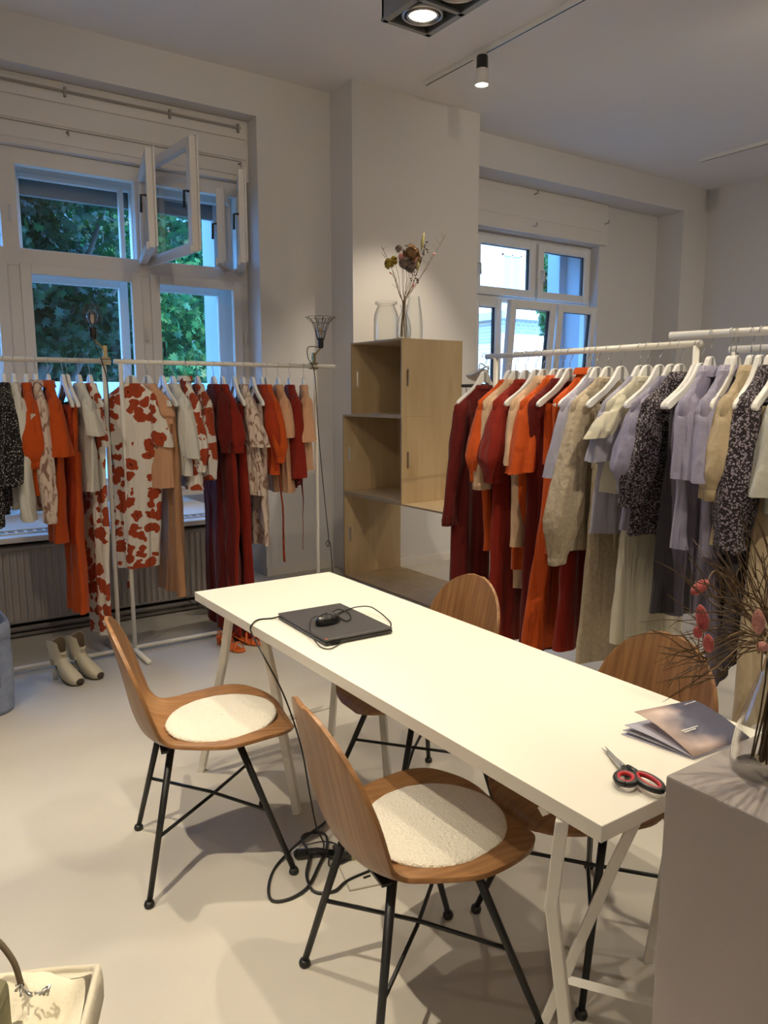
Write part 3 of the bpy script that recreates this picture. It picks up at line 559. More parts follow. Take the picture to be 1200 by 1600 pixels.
for x, y in tgt:
    Y = VY+rng.uniform(-.10, .28); e = at_y(x, y, max(.3, Y)); s = base+Vector((rng.uniform(-.02, .02), rng.uniform(-.02, .02), .02)); nk = base+Vector((rng.uniform(-.012, .012), rng.uniform(-.012, .012), .19))
    m1 = nk.lerp(e, .4)+Vector((rng.uniform(-.02, .02), 0, .03)); m2 = nk.lerp(e, .75)+Vector((rng.uniform(-.02, .02), 0, rng.uniform(-.01, .02)))
    P = smooth_path([s, nk, m1, m2, e], 4); b.tube(P, [.0016-.001*i/len(P) for i in range(len(P))], 5)
    for k in range(6):
        q = P[rng.randrange(7, len(P)-1)]; dv = (e-nk).normalized()*.05+Vector((rng.uniform(-.04, .04), rng.uniform(-.03, .03), rng.uniform(-.03, .045)))
        b.tube([q, q+dv*.5+Vector((0, 0, .004)), q+dv], [.0009, .0007, .0004], 4)
tw = b.build('twig_bunch', TWIG, smooth=True); tag(tw, 'bunch of fine dry brown twigs standing in the pedestal vase', 'twigs', kind='stuff')
def tail(label, x, y, dx, dy, ln, r, m, Y, stem=True):
    c = at_y(x, y, Y); e = at_y(x+dx, y+dy, Y); d = (c-e).normalized(); t = thing('bunny_tail_grass', label, 'dried flower', tuple(c), 0, 'bunny tail grasses in the pedestal vase')
    P = [d*ln*(k/8-.5) for k in range(9)]; MB().tube([tuple(p) for p in P], [r*.8*v for v in (.3, .7, .95, 1, 1, .95, .85, .6, .2)], 12).build('flower_head', m, t, smooth=True)
    nk = base+Vector((0, 0, .19)); s = -d*ln*.5; MB().tube(smooth_path([Vector(s), Vector(s)-d*.03+Vector((0, 0, .0)), (nk-c)*.6+Vector((0, 0, .02)), nk-c, base+Vector((.005, 0, .02))-c], 5), .0011, 5).build('stem', STEMG, t, smooth=True)
for i, (x, y, dx, dy, ln, r, m, lb) in enumerate([(1093, 918, 14, -11, .040, .0105, PINK, 'drooping coral pink bunny tail, highest in the pedestal vase'), (1097, 965, 2, 12, .042, .0115, PINK, 'coral pink bunny tail hanging in the middle of the twigs'), (1107, 1005, 1, 12, .028, .0095, PINK, 'small coral bunny tail hanging lowest among the twigs'), (1185, 971, 0, 14, .036, .0105, PALEPINK, 'pale pink upright bunny tail near the vase neck'), (1191, 1010, 0, 6, .014, .011, PALEPINK, 'round pale pink bunny tail just above the vase neck'), (1090, 988, 2, 8, .020, .008, PINK, 'tiny coral bunny tail tucked beneath a longer one')]):
    tail(lb, x, y, dx, dy, ln, r, m, VY+[.03, .02, .0, -.05, -.05, .02][i])

# ================================================================== PLYWOOD BOXES
BX = 3.268
def plybox(label, x1, y0, y1, z0, z1, back=False, slots=True):
    t = thing('plywood_box', label, 'shelf box', (0, 0, 0), 0, 'stacked plywood boxes'); th = .013
    for Y, side in ((y0, -1), (y1-th, 1)):   # end panels with hand slot
        zc = (z0+z1)/2-.0; sx0, sx1, sh = BX+.045, BX+.066, .062
        b = MB(); b.box((BX, Y, z0), (sx0, Y+th, z1)); b.box((sx1, Y, z0), (x1, Y+th, z1)); b.box((sx0, Y, z0), (sx1, Y+th, zc-sh)); b.box((sx0, Y, zc+sh), (sx1, Y+th, z1))
        n = 8
        for sgn in (1, -1):
            poly = [((sx0+sx1)/2-(sx1-sx0)/2*math.cos(PI*k/n), zc+sgn*(sh-.011)+sgn*.011*math.sin(PI*k/n)) for k in range(n+1)]
            poly = poly+[(sx1, zc+sgn*sh), (sx0, zc+sgn*sh)]
            b.prism(poly if sgn > 0 else poly[::-1], 'y', Y+.0003, Y+th-.0003)
        b.build('end_panel', BIRCH, t)
    MB().box((BX, y0+th, z0), (x1, y1-th, z0+th)).build('bottom_panel', BIRCH, t); MB().box((BX, y0+th, z1-th), (x1, y1-th, z1)).build('top_panel', BIRCH, t)
    if back: MB().box((x1-.006, y0+th, z0+th), (x1, y1-th, z1-th)).build('back_panel', BIRCH, t)
    e = MB(); 
    for (a0, a1, c0, c1) in ((y0, y0+th, z0, z1), (y1-th, y1, z0, z1), (y0+th, y1-th, z0, z0+th), (y0+th, y1-th, z1-th, z1)): e.box((BX-.0012, a0, c0), (BX, a1, c1))
    e.build('edge_band', PLYEDGE, t)
plybox('lowest and longest of the stacked birch plywood boxes, open sided', 3.84, 3.93, 5.345, .0, .705)
plybox('middle birch plywood box of the stack beside the pillar', 3.80, 4.525, 5.345, .706, 1.343, True)
plybox('topmost birch plywood box carrying the glass vases', 3.834, 4.53, 5.215, 1.344, 1.902, True)
BT = 1.902
pj = at_z(596, 529, BT); vase('glass_jar', 'wide clear glass milk jar on the top plywood box', bez([(.088, 0), (.094, .02), (.094, .15), (.088, .20), (.070, .245), (.066, .262), (.082, .268), (.084, .285), (.078, .288)], 5), (3.36, 4.86, BT), 'jar')
vase('glass_vase', 'small clear bottle vase holding the dried bouquet', bez([(.040, 0), (.052, .02), (.053, .08), (.040, .14), (.022, .19), (.021, .215), (.028, .24)], 5), (3.335, 4.60, BT))
vase('glass_vase', 'tall plain tapered glass vase behind the bouquet bottle', bez([(.062, 0), (.066, .02), (.066, .12), (.055, .22), (.042, .30), (.040, .315)], 5), (3.47, 4.66, BT))
FB = Vector((3.335, 4.60, BT)); FY = 4.60
DRY = {k: mat('dried_'+k, c, .9, bump=.6, bscale=90) for k, c in dict(mustard=(.42, .30, .05), brown=(.30, .17, .08), taupe=(.26, .19, .15), yellow=(.55, .48, .20), berry=(.04, .02, .02), rose=(.75, .35, .32)).items()}
def flower(label, x, y, kind, dY=0, **k):
    c = at_y(x, y, FY+dY); t = thing('dried_flower', label, 'dried flower', tuple(c), 0, 'dried bouquet on the plywood boxes')
    nk = FB+Vector((random.uniform(-.01, .01), random.uniform(-.01, .01), .235))-c; bs = FB+Vector((random.uniform(-.03, .03), random.uniform(-.03, .03), .012))-c
    b = MB().tube(smooth_path([Vector((0, 0, 0)), nk*.35+Vector((.012, 0, .01)), nk*.7, nk, bs], 5), .0016, 5)
    if kind == 'twig':
        rg = random.Random(x)
        for j in range(9):
            q = nk*rg.uniform(.05, .8); d = Vector((rg.uniform(-.05, .05), 0, rg.uniform(.01, .05))); b.tube([q, q+d], [.0012, .0006], 4)
    b.build('stem', TWIG if kind in ('twig', 'berry') else STEMG, t, smooth=True); h = MB()
    if kind == 'globe':
        r = k.get('r', .035); h.ball((0, 0, 0), r*.8, 12)
        rg = random.Random(x)
        for j in range(26):
            d = Vector((rg.gauss(0, 1), rg.gauss(0, 1), rg.gauss(.2, 1))).normalized(); a_ = d.cross(Vector((0, 0, 1))).normalized()*r*.5; u_ = d.cross(a_).normalized()*r*.5; p = d*r*.8
            h.add([p-a_, p+d*r*.3-u_*.8, p+a_+d*r*.15, p+u_+d*r*.35], [(0, 1, 2, 3)])
        h.build('flower_head', DRY[k['m']], t)
    elif kind == 'plume':
        e = Vector(k['d']); h.tube([tuple(e*(j/8)) for j in range(9)], [k['r']*v for v in (.4, .8, 1, 1, .95, .8, .6, .4, .1)], 10); h.build('flower_head', DRY[k['m']], t, smooth=True)
    elif kind == 'berry':
        rg = random.Random(x)
        for j in range(16): h.ball((rg.uniform(-.03, .03), rg.uniform(-.01, .01), rg.uniform(-.05, .05)), .0055, 6)
        h.build('berries', DRY['berry'], t, smooth=True)
flower('dry branching twig reaching highest over the jar side of the bouquet', 596, 385, 'twig'); flower('thin bent twig arching away from the bouquet over the white wall', 697, 365, 'twig')
flower('curved mustard yellow dried head low in the bouquet', 608, 412, 'globe', m='mustard', r=.034); flower('mustard dried head beside the curved one', 615, 407, 'globe', m='mustard', r=.028)
flower('brown dried protea head at the top of the bouquet', 642, 395, 'globe', m='brown', r=.056); flower('taupe dried seed head in the bouquet centre', 633, 410, 'globe', m='taupe', r=.042); flower('dark taupe seed head under the protea', 642, 416, 'globe', m='taupe', r=.040)
flower('reddish brown dried head tucked behind the protea', 650, 404, 'globe', m='brown', r=.038, dY=.03); flower('pinkish dried head between protea and mustard', 627, 402, 'globe', m='rose', r=.024, dY=.02)
flower('small round grey poppy pod standing above the bouquet', 623, 389, 'globe', m='taupe', r=.024)
flower('tall yellow dried plume, topmost in the bouquet', 659, 388, 'plume', m='yellow', r=.013, d=(.018, 0, .115)); flower('short yellow dried plume lower in the bouquet', 652, 422, 'plume', m='yellow', r=.013, d=(.008, 0, .09))
flower('cluster of dark berries near the top of the bouquet', 664, 388, 'berry'); flower('cluster of dark berries hanging low in the bouquet', 648, 436, 'berry'); 
flower('pink bunny tail sticking out sideways toward the window', 676, 398, 'plume', m='rose', r=.008, d=(.032, 0, .016)); flower('pale pink bunny tail in the middle of the bouquet', 648, 410, 'plume', m='rose', r=.010, d=(.01, -.02, .04)); flower('pink bunny tail lying low beside the mustard head', 612, 428, 'plume', m='rose', r=.006, d=(-.022, 0, .012)); flower('small pink bunny tail at the bottle neck', 645, 449, 'plume', m='rose', r=.009, d=(.006, -.01, .03), dY=-.03)

# ================================================================== CLOTHES RAILS
RZ = 1.683; LY = 4.40
def rail(label, a, b, poles, rz, feet=.26, bar=True, r=.0135, ends=None):
    a, b = Vector(a), Vector(b); d = (b-a).normalized(); nn = Vector((-d.y, d.x, 0)); t = thing('clothes_rail', label, 'clothes rail', (0, 0, 0), 0, 'white tube clothes rails')
    MB().tube([(a.x, a.y, rz), (b.x, b.y, rz)], r, 14).build('top_rail', WHITE_METAL, t, smooth=True)
    pp = []
    for k in poles:
        p = a+d*k; pp.append(p); MB().tube([(p.x, p.y, rz-.008), (p.x, p.y, .03)], .0125, 12).build('pole', WHITE_METAL, t, smooth=True)
        f0, f1 = p-nn*feet, p+nn*feet; MB().tube([(f0.x, f0.y, .016), (f1.x, f1.y, .016)], .014, 12).build('foot_tube', WHITE_METAL, t, smooth=True)
    if len(pp) > 1: MB().tube([(pp[0].x, pp[0].y, .03), (pp[-1].x, pp[-1].y, .03)], .012, 10).build('floor_bar', WHITE_METAL, t, smooth=True)
    return t
rail('white clothes rail along the window ending at the poppy print garments', (-.9, LY, 0), (1.19, LY, 0), (.3, 2.055), RZ)
rail('white clothes rail from the poppy dress to the corner by the plywood boxes', (1.21, LY, 0), (2.63, LY, 0), (.035, 1.275), RZ)
R1A, R1B = Vector((2.72, 3.02, 0)), Vector((2.70, 1.78, 0)); RR = 1.695
rail('white clothes rail holding the orange to white garments in front of the boxes', R1A, R1B, (.07, 1.22), RR, ends=1)
R2A, R2B = Vector((2.335, 1.66, 0)), Vector((2.52, .75, 0))
rail('white clothes rail holding the lavender and floral garments near the pedestal', R2A, R2B, (.75,), 1.70, feet=.2)
rail('clothes rail upright seen low between the lavender trousers', R1B+Vector((.0, -.12, 0)), R1B+Vector((0, -.9, 0)), (.02,), 1.665, feet=.2)

HANGER_POLY = [(0, .052), (.014, .050), (.026, .042), (.036, .028), (.050, .008), (.075, -.018), (.11, -.045), (.15, -.068), (.19, -.090), (.206, -.102), (.211, -.113), (.207, -.122), (.196, -.124), (.18, -.118), (.14, -.092), (.10, -.070), (.07, -.050), (.048, -.032), (.028, -.015), (.012, -.006), (0, -.004)]
HANGER_POLY = [(x*.9, z) for x, z in HANGER_POLY]
HP = HANGER_POLY+[(-x, z) for x, z in HANGER_POLY[::-1] if x > 0]
HM = {}
HWHITE = mat('white_hanger', (.80, .79, .76), .3); HGREY = mat('grey_hanger_neck', (.30, .29, .29), .4)
def hanger(label, loc, rz, group, clips=None, light=None):
    t = thing('clothes_hanger', label, 'hanger', loc, rz, group)
    if 'b' not in HM:
        a = Vector; b = MB(); n = len(HP)
        n2 = n//2
        # build as quad strip: upper outline against lower outline
        up = HANGER_POLY[:11]; lo = HANGER_POLY[10:][::-1]
        V = []; 
        b.prism([(x, z) for x, z in HP][::-1], 'y', -.0085, .0085); o = b.build('shoulder_piece', HWHITE, t, bevel=.003); HM['b'] = o.data
        o.location = (0, 0, -.125)
        hk = [(0, 0, -.075), (0, 0, -.045), (.012, 0, -.030), (.019, 0, -.010), (.014, 0, .010), (0, 0, .0155), (-.013, 0, .011), (-.018, 0, -.004)]
        h = MB().tube(smooth_path(hk, 4), .0017, 6).build('hook', STEEL, t, smooth=True); HM['h'] = h.data
        g = MB(); g.box((-.009, -.0092, -.128), (.009, .0092, -.077)); o3 = g.build('neck_sleeve', HGREY, t); HM['g'] = o3.data
        bb_ = MB().tube([(-.15, 0, -.235), (.15, 0, -.235)], .003, 6); HM['bar'] = bb_
    else:
        for nm, k in (('shoulder_piece', 'b'), ('hook', 'h'), ('neck_sleeve', 'g')):
            o = bpy.data.objects.new(nm, HM[k]); COL.objects.link(o); o.parent = t
            if k == 'b':
                o.location = (0, 0, -.125); bv = o.modifiers.new('bevel', 'BEVEL'); bv.width = .003; bv.segments = 2; bv.limit_method = 'ANGLE'
    if clips:
        for s in (1, -1):
            c = MB(); c.box((s*clips-.009, -.012, -.262), (s*clips+.009, .012, -.222)); c.tube([(s*clips, -.012, -.225), (s*clips, 0, -.212), (s*clips, .012, -.225)], .002, 5); c.build('clip', BLACK_METAL, t)
        MB().tube([(-clips-.01, 0, -.236), (clips+.01, 0, -.236)], .003, 6).build('clip_bar', STEEL, t, smooth=True)
    return t
def spow(v, p): return math.copysign(abs(v)**p, v)
def ring(w, d, z, n, rng_ph, amp, kf, cx=0, cy=0, p=.75, skew=0):
    R = []
    for j in range(n):
        a = 2*PI*j/n; c, s = spow(math.cos(a), p), spow(math.sin(a), p); x = w*c
        y = d*s + amp*(math.sin(kf*x+rng_ph[0])+.5*math.sin(2.3*kf*x+rng_ph[1]+s*1.3)+.4*s*math.sin(1.6*kf*x+rng_ph[2]))
        R.append(Vector((cx+x, cy+y, z+skew*x+.006*math.sin(9*x+rng_ph[1])*(amp/.01 if amp < .01 else 1))))
    return R
SL = dict(tee=[.060, .070, .076, .082, .086], puff=[.058, .078, .095, .092, .050], puffw=[.060, .085, .105, .110, .060], long=[.058, .056, .052, .048, .044],
          balloon=[.058, .070, .090, .105, .045], wide=[.060, .072, .082, .092, .100], gath=[.060, .072, .085, .088, .060])
GN = [0]
def garment(name, label, cat, group, loc, rz, m, Z, sleeve=None, sz=None, sw=.205, hw=None, dep=.032, amp=.012, collar=None, tie=None, waist=None, skew=0, m2=None, strap=False, hl=None, out=.12, kf=34, top=-.135, sc=1.0, slit=False):
    """Z: world height of the hem; sz: world height of the sleeve end"""
    GN[0] += 1; rg = random.Random(GN[0]*13+5); ph = [rg.uniform(0, 6.28) for _ in range(3)]
    loc = Vector(loc); zh = Z-loc.z
    if hl is not False: hanger(hl or ('white hanger carrying the '+label.split(' hanging')[0].split(' hung')[0].split(' in front')[0].split(' with ')[0])[:118], loc, rz, group.replace('garments', 'hangers'), clips=.095 if name in ('trousers', 'skirt') else None)
    t = thing(name, label, cat, loc, rz, group); n = 64; R = []; GEO0 = len(bpy.data.meshes)
    if name in ('trousers', 'skirt'):
        wz = -.245; hw = hw or .14; L = wz-zh
        b = MB()
        if name == 'skirt':
            R = [ring((.135+(hw-.135)*k/12), dep*(.5+.5*k/12), wz-L*k/12, n, ph, amp*min(1, k/4), kf) for k in range(13)]; b.rings(R); b.build('skirt_panel', m, t, smooth=True)
        else:
            R = [ring(.135+.01*k/4, dep*.8, wz-.26*k/4, n, ph, amp*.4*k/4, kf) for k in range(5)]; b.rings(R); b.build('trouser_top', m, t, smooth=True)
            for s in (1, -1):
                b = MB(); l2 = L-.24
                b.rings([ring(.070+(hw*.55-.070)*k/10, dep*.85, wz-.24-l2*k/10, 26, [p+s for p in ph], amp*min(1, (k+1)/5), kf, cx=s*(.072+(hw*.5-.072)*k/10), cy=.008*s) for k in range(11)]); b.build('trouser_leg', m, t, smooth=True)
        MB().rings([ring(.137, dep*.55, wz+.012-.03*k, n, ph, 0, kf) for k in range(2)]).build('waistband', m, t, smooth=True)
    else:
        hw = hw or sw*1.0
        R.append(ring(.062, .020, top+.012, n, ph, 0, kf)); R.append(ring(.072, .024, top, n, ph, 0, kf))
        for k in range(1, 6): u = k/5; wq = .078+(sw-.078)*u; R.append(ring(wq, .024+.004*u, top-.008-(wq-.078)*.56-.012*u*u, n, ph, 0, kf, p=.85))
        zs = R[-1][0].z; z1 = zs-.12; R.append(ring(sw*1.0, dep, zs-.03, n, ph, amp*.15, kf)); R.append(ring(sw*.93, dep, z1, n, ph, amp*.3, kf))
        K = 14
        for k in range(1, K+1):
            u = k/K; wq = sw*.93+(hw-sw*.93)*u
            if waist: zz = z1+(zh-z1)*u; g = math.exp(-((zz-waist[0]+loc.z)/.09)**2) if False else math.exp(-(((zz+loc.z)-waist[0])/.10)**2); wq *= 1-(1-waist[1])*g
            R.append(ring(wq, dep*(1+.25*u), z1+(zh-z1)*u, n, ph, amp*(.3+.7*u), kf, skew=skew*u))
        MB().rings(R).build('bodice', m, t, smooth=True)
        MB().rings([ring(w_, d_, z_, 28, ph, 0, kf) for w_, d_, z_ in ((.058, .018, top+.004), (.062, .022, top+.016), (.068, .025, top+.010), (.076, .028, top-.006))]).build('neckband', m, t, smooth=True)
        if sleeve and sz is not None:
            prof = SL[sleeve]; zend = sz-loc.z; z0 = top-.030-(sw-.078)*.56; ln = z0-zend
            for s in (1, -1):
                q = [r_+rg.uniform(-.5, .5) for r_ in ph]; rr = []; kk = 14; fw = rg.uniform(-.02, .02)
                for k in range(-2, kk+1):
                    u = k/kk
                    if k < 0: r0 = prof[0]*(.45 if k == -2 else .82); zc = z0+(.034 if k == -2 else .018); cx = s*(sw-.050)
                    else:
                        v = u*(len(prof)-1); i = min(int(v), len(prof)-2); r0 = prof[i]+(prof[i+1]-prof[i])*(v-i)*(1.0); zc = z0-ln*u; cx = s*(sw-.048+out*ln*u)
                    r0 *= sc
                    R2 = []
                    for j in range(32):
                        a = 2*PI*j/32; fl = 1+(.13*max(0, u))*math.sin(5*a+q[0]+u)+.07*max(0, u)*math.sin(9*a+q[1])
                        R2.append(Vector((cx+r0*fl*math.cos(a)*.80, fw*max(0, u)+r0*fl*math.sin(a)*.70, zc-(s*.55*math.cos(a)*r0 if k <= 0 else s*.30*math.cos(a)*r0*(1-u*.6)))))
                    rr.append(R2)
                b = MB().rings(rr, True); o = b.build('sleeve', m2 or m, t, smooth=True)
                if sleeve in ('puff', 'puffw', 'balloon', 'long', 'gath'):
                    e = rr[-1]; c_ = sum(e, Vector())/len(e); bnd = [[c_+(p-c_)*f_+Vector((0, 0, dz)) for p in e] for f_, dz in ((1.04, .006), (1.06, 0), (1.04, -.028), (.98, -.03))]
                    MB().rings(bnd).build('cuff', m2 or m, o, smooth=True)
        if collar == 'shirt':
            V = MB(); V.rings([ring(.056, .020, top+.004, 28, ph, .002, 60, p=1), ring(.044, .024, top+.026, 28, ph, .002, 60, p=1), ring(.048, .029, top+.030, 28, ph, .002, 60, p=1), ring(.072, .036, top-.008, 28, ph, .003, 60, p=1)]); V.build('collar', m, t, smooth=True)
            pk = MB(); pk.box((-.012, dep-.004, zh+.02), (.012, dep+.012, top-.05)); 
        elif collar == 'high':
            V = MB(); V.rings([ring(.066, .026, top, 28, ph, .003, 90), ring(.052, .028, top+.03, 28, ph, .004, 90), ring(.050, .028, top+.056, 28, ph, .004, 90), ring(.056, .034, top+.060, 28, ph, .004, 90), ring(.066, .036, top+.03, 28, ph, .004, 90)]); V.build('collar', m, t, smooth=True)
    if tie:
        tx, z0_, z1_, tw_ = tie; b = MB(); nn_ = 10
        for k in range(nn_):
            za = z0_+(z1_-z0_)*k/nn_-loc.z; zb = z0_+(z1_-z0_)*(k+1)/nn_-loc.z; o_ = .006*math.sin(k*.9); o2 = .006*math.sin((k+1)*.9)
            b.add([(tx+o_-tw_/2, -dep-.02, za), (tx+o_+tw_/2, -dep-.018, za), (tx+o2+tw_/2, -dep-.018, zb), (tx+o2-tw_/2, -dep-.02, zb)], [(0, 1, 2, 3)])
        o = b.build('tie_belt', m, t, smooth=True); s_ = o.modifiers.new('cloth', 'SOLIDIFY'); s_.thickness = .003
    tw = rg.uniform(-.28, .28); sx, sy = rg.uniform(-.015, .015), rg.uniform(-.015, .015); sd = GN[0]*7.3
    def drape(ob):
        for v in ob.data.vertices:
            p = v.co; u = max(0, -(p.z+.22)); 
            if u <= 0 and p.z > -.16: continue
            k = min(1, u/.7); a = tw*k; c_, s_ = math.cos(a), math.sin(a)
            q = Vector((p.x*9+sd, p.y*7, p.z*2.6)); q2 = Vector((p.x*20+sd, p.y*14+3, p.z*9))
            n1 = mnoise.noise_vector(q)*.016*min(1, u/.25); n2 = mnoise.noise_vector(q2)*.007*min(1, (u+.05)/.15)
            x, y = p.x*c_-p.y*s_+sx*k+n1.x*.5+n2.x, p.x*s_+p.y*c_+sy*k+n1.y+n2.y
            v.co = (x, y, p.z+n1.z*.4)
        for c in ob.children: drape(c)
    for ob in list(t.children): drape(ob)
    return t
GL = 'garments on the window rail'
def LG(px, nm, lb, cat, m, hem, rz=90, **k):
    X = at_y(px, 568, LY).x; z = at_y(px, hem, 4.28).z
    if k.get('sz') is not None: k['sz'] = at_y(px, k['sz'], 4.2).z
    if k.get('waist'): k['waist'] = (at_y(px, k['waist'][0], 4.28).z, k['waist'][1])
    if k.get('tie'): q = k['tie']; k['tie'] = (q[0], at_y(px, q[1], 4.25).z, at_y(px, q[2], 4.25).z, q[3])
    return garment(nm, lb, cat, GL, (X, LY, RZ), math.radians(rz), F[m], z, **k)
LG(-14, 'dress', 'black speckled long-sleeved dress at the near end of the window rail', 'dress', 'dots', 800, 84, sleeve='long', sz=815, hw=.2)
LG(4, 'blouse', 'black dress top with white specks beside the white shirt', 'blouse', 'dots', 760, 88, sleeve='wide', sz=755)
LG(20, 'shirt', 'white long-sleeved shirt with buttoned cuff on the window rail', 'shirt', 'white', 745, 86, sleeve='long', sz=805, collar=None, sc=1.05)
LG(39, 'blouse', 'orange blouse with gathered half sleeves beside the white shirt', 'blouse', 'orange', 775, 84, sleeve='puff', sz=722, collar=None, sc=.95)
LG(54, 'shirt', 'blush speckled collared shirt with long gathered sleeve', 'shirt', 'animal', 740, 88, sleeve='gath', sz=808, collar='shirt', sc=.72)
LG(74, 'dress', 'orange collared dress with wide elbow sleeves', 'dress', 'orange', 848, 88, sleeve='wide', sz=712, collar='shirt', sc=.85, hw=.21)
LG(97, 'trousers', 'rust red trousers behind the long orange pair', 'trousers', 'rust', 850, 90, hw=.13)
LG(104, 'trousers', 'long orange trousers, lowest hanging of the orange pieces', 'trousers', 'orange', 962, 92, hw=.17)
LG(122, 't_shirt', 'plain white short-sleeved top between orange and poppy print', 'top', 'white', 770, 92, sleeve='tee', sz=680, sc=.8, dep=.02)
LG(139, 'jumpsuit', 'long narrow poppy print jumpsuit left of the rail uprights', 'jumpsuit', 'poppy', 1000, 93, hw=.10, sw=.15, dep=.026, sleeve='tee', sz=700, sc=.5)
LG(204, 'dress', 'poppy print dress with flared short sleeves and hanging belt tie', 'dress', 'poppy', 893, 142, hw=.115, sw=.19, sleeve='wide', sz=700, waist=(725, .80), tie=(.07, 870, 935, .022), amp=.010, sc=.95)
LG(229, 'blouse', 'pale peach sleeveless blouse beside the poppy dress', 'blouse', 'peach', 765, 112, sw=.17, sleeve='puff', sz=655, sc=.75)
LG(253, 'trousers', 'wide peach trousers hanging almost to the radiator foot', 'trousers', 'tan', 932, 94, hw=.20, amp=.016)
LG(269, 't_shirt', 'off white short-sleeved tee over the peach trousers', 'top', 'white', 745, 94, sleeve='tee', sz=715, sc=.95)
LG(288, 'blouse', 'poppy print blouse with standing collar by the dark red dress', 'blouse', 'poppy', 765, 90, collar='high', sleeve='gath', sz=730, sc=.7)
LG(308, 'blouse', 'shadowed poppy print blouse tucked against the dark red dress', 'blouse', 'poppy_shaded', 748, 88, sleeve='gath', sz=740, sc=.7)
LG(333, 'dress', 'floor length dark red dress, first of the deep red pieces', 'dress', 'maroon', 985, 90, hw=.2, sleeve='puff', sz=700, sc=.85, sw=.2)
LG(347, 'jumpsuit', 'dark red jumpsuit with puffed half sleeves and waist seam', 'jumpsuit', 'red', 992, 86, hw=.2, sleeve='puffw', sz=700, sc=.75, amp=.016)
LG(365, 'trousers', 'wide dark red trousers hanging beside the dark red jumpsuit', 'trousers', 'red', 995, 84, hw=.23, amp=.016)
LG(379, 'jacket', 'blush speckled jacket with wide elbow sleeves', 'jacket', 'animal', 775, 80, sleeve='wide', sz=698, collar=None, sc=.88, hw=.21)
LG(394, 'trousers', 'blush speckled straight trousers matching the jacket', 'trousers', 'animal', 856, 84, hw=.15)
LG(408, 'blouse', 'dark rust puff sleeve blouse by the speckled trousers', 'blouse', 'rust', 735, 82, sleeve='puff', sz=703, tie=(-.14, 700, 885, .016), sc=.8)
LG(416, 'blouse', 'warm orange puff sleeve blouse next to the peach tee', 'blouse', 'orange', 742, 80, sleeve='puff', sz=716, sc=.8)
LG(434, 't_shirt', 'peach short-sleeved tee with rolled cuffs', 'top', 'peach', 770, 78, sleeve='tee', sz=682, sc=.85)
LG(452, 'blouse', 'deep red wrap blouse with slanted hem and long dangling tie', 'blouse', 'red', 762, 78, sleeve='wide', sz=745, tie=(-.16, 730, 860, .028), skew=-.22, sc=.8, hw=.24)
LG(474, 't_shirt', 'loose peach tee at the corner end of the window rail', 'top', 'peach', 735, 68, sleeve='wide', sz=688, sc=.95, hw=.2)
for px, py, Yt, lb in ((52, 656, 4.19, 'white paper swing tag hanging from the orange half sleeve blouse'), (154, 648, 4.22, 'white paper swing tag hanging beside the poppy jumpsuit')):
    q = at_y(px, py, Yt); tg = thing('swing_tag', lb, 'tag', tuple(q), .3, 'paper swing tags')
    MB().box((-.012, -.0006, -.03), (.012, .0006, .03)).build('card', mat('tag_card', (.62, .58, .52), .7), tg); MB().tube([(0, 0, .028), (.004, .004, .075)], .0008, 4).build('string', STEMG, tg)
GR = 'garments on the rail before the plywood boxes'
def RG(px, nm, lb, cat, m, hem, rz=0, second=False, **k):
    if second: d = R2B-R2A; A_ = R2A; z_ = 1.70; zr = 522-(px-1108)*.05
    else: d = R1B-R1A; A_ = R1A; z_ = RR; zr = 557-(px-752)*.0575
    # intersect the vertical plane of the rail with the pixel column
    r = _ray(px, zr); den = r.x*d.y-r.y*d.x; s = (A_.x*d.y-A_.y*d.x)/den; P = Vector((0, 0, CH))+r*s
    off = 1.0-.12/ P.xy.length
    def zz(y): q = at_x(px-50, y, P.x-.13); return q.z
    z = zz(hem)
    if k.get('sz') is not None: k['sz'] = at_x(px-65, k['sz'], P.x-.2).z
    if k.get('waist'): k['waist'] = (zz(k['waist'][0]), k['waist'][1])
    if k.get('tie'): q = k['tie']; k['tie'] = (q[0], zz(q[1]), zz(q[2]), q[3])
    a = math.degrees(math.atan2(d.y, d.x))+90
    return garment(nm, lb, cat, 'garments on the rail nearest the pedestal' if second else GR, (P.x, P.y, z_), math.radians(rz+a), F[m], max(z, .03), **k)
RG(757, 'dress', 'maroon long-sleeved dress overlapping the edge of the plywood boxes', 'dress', 'maroon', 1010, 4, sleeve='long', sz=808, hw=.22, top=-.16, sc=1.0)
RG(797, 'blouse', 'orange red puff sleeve blouse next to the maroon dress', 'blouse', 'orange', 850, 2, sleeve='puffw', sz=738, sc=.92)
RG(806, 'dress', 'pale peach dress with hanging cream cuffs', 'dress', 'sand', 745, 0, sleeve='gath', sz=752, sc=.9)
RG(822, 'dress', 'dark red long dress with puffed sleeve in front of the pale peach cuffs', 'dress', 'red', 1000, 0, sleeve='puffw', sz=740, hw=.22, amp=.016, sc=.95)
RG(838, 'trousers', 'narrow sand coloured trousers below the peach shirt', 'trousers', 'sand', 918, -2, hw=.10)
RG(850, 'shirt', 'pale peach collared shirt between dark red and orange pieces', 'shirt', 'sand', 850, 0, sleeve='tee', sz=722, collar='shirt', sc=.9)
RG(868, 'blouse', 'crinkled bell sleeve blouse in orange, beside the peach collared shirt', 'blouse', 'orange', 890, -2, sleeve='wide', sz=735, collar='shirt', sc=1.0)
RG(880, 'dress', 'long maroon dress filling the gap behind the orange trousers', 'dress', 'maroon', 1015, 0, hw=.2)
RG(891, 'trousers', 'flared orange trousers clipped to a tilted hanger', 'trousers', 'orange', 1008, -3, hw=.24, amp=.016)
RG(917, 'dress', 'sleeveless orange dress with tall gathered collar and pockets', 'dress', 'orange', 862, -2, collar='high', hw=.19, sw=.19)
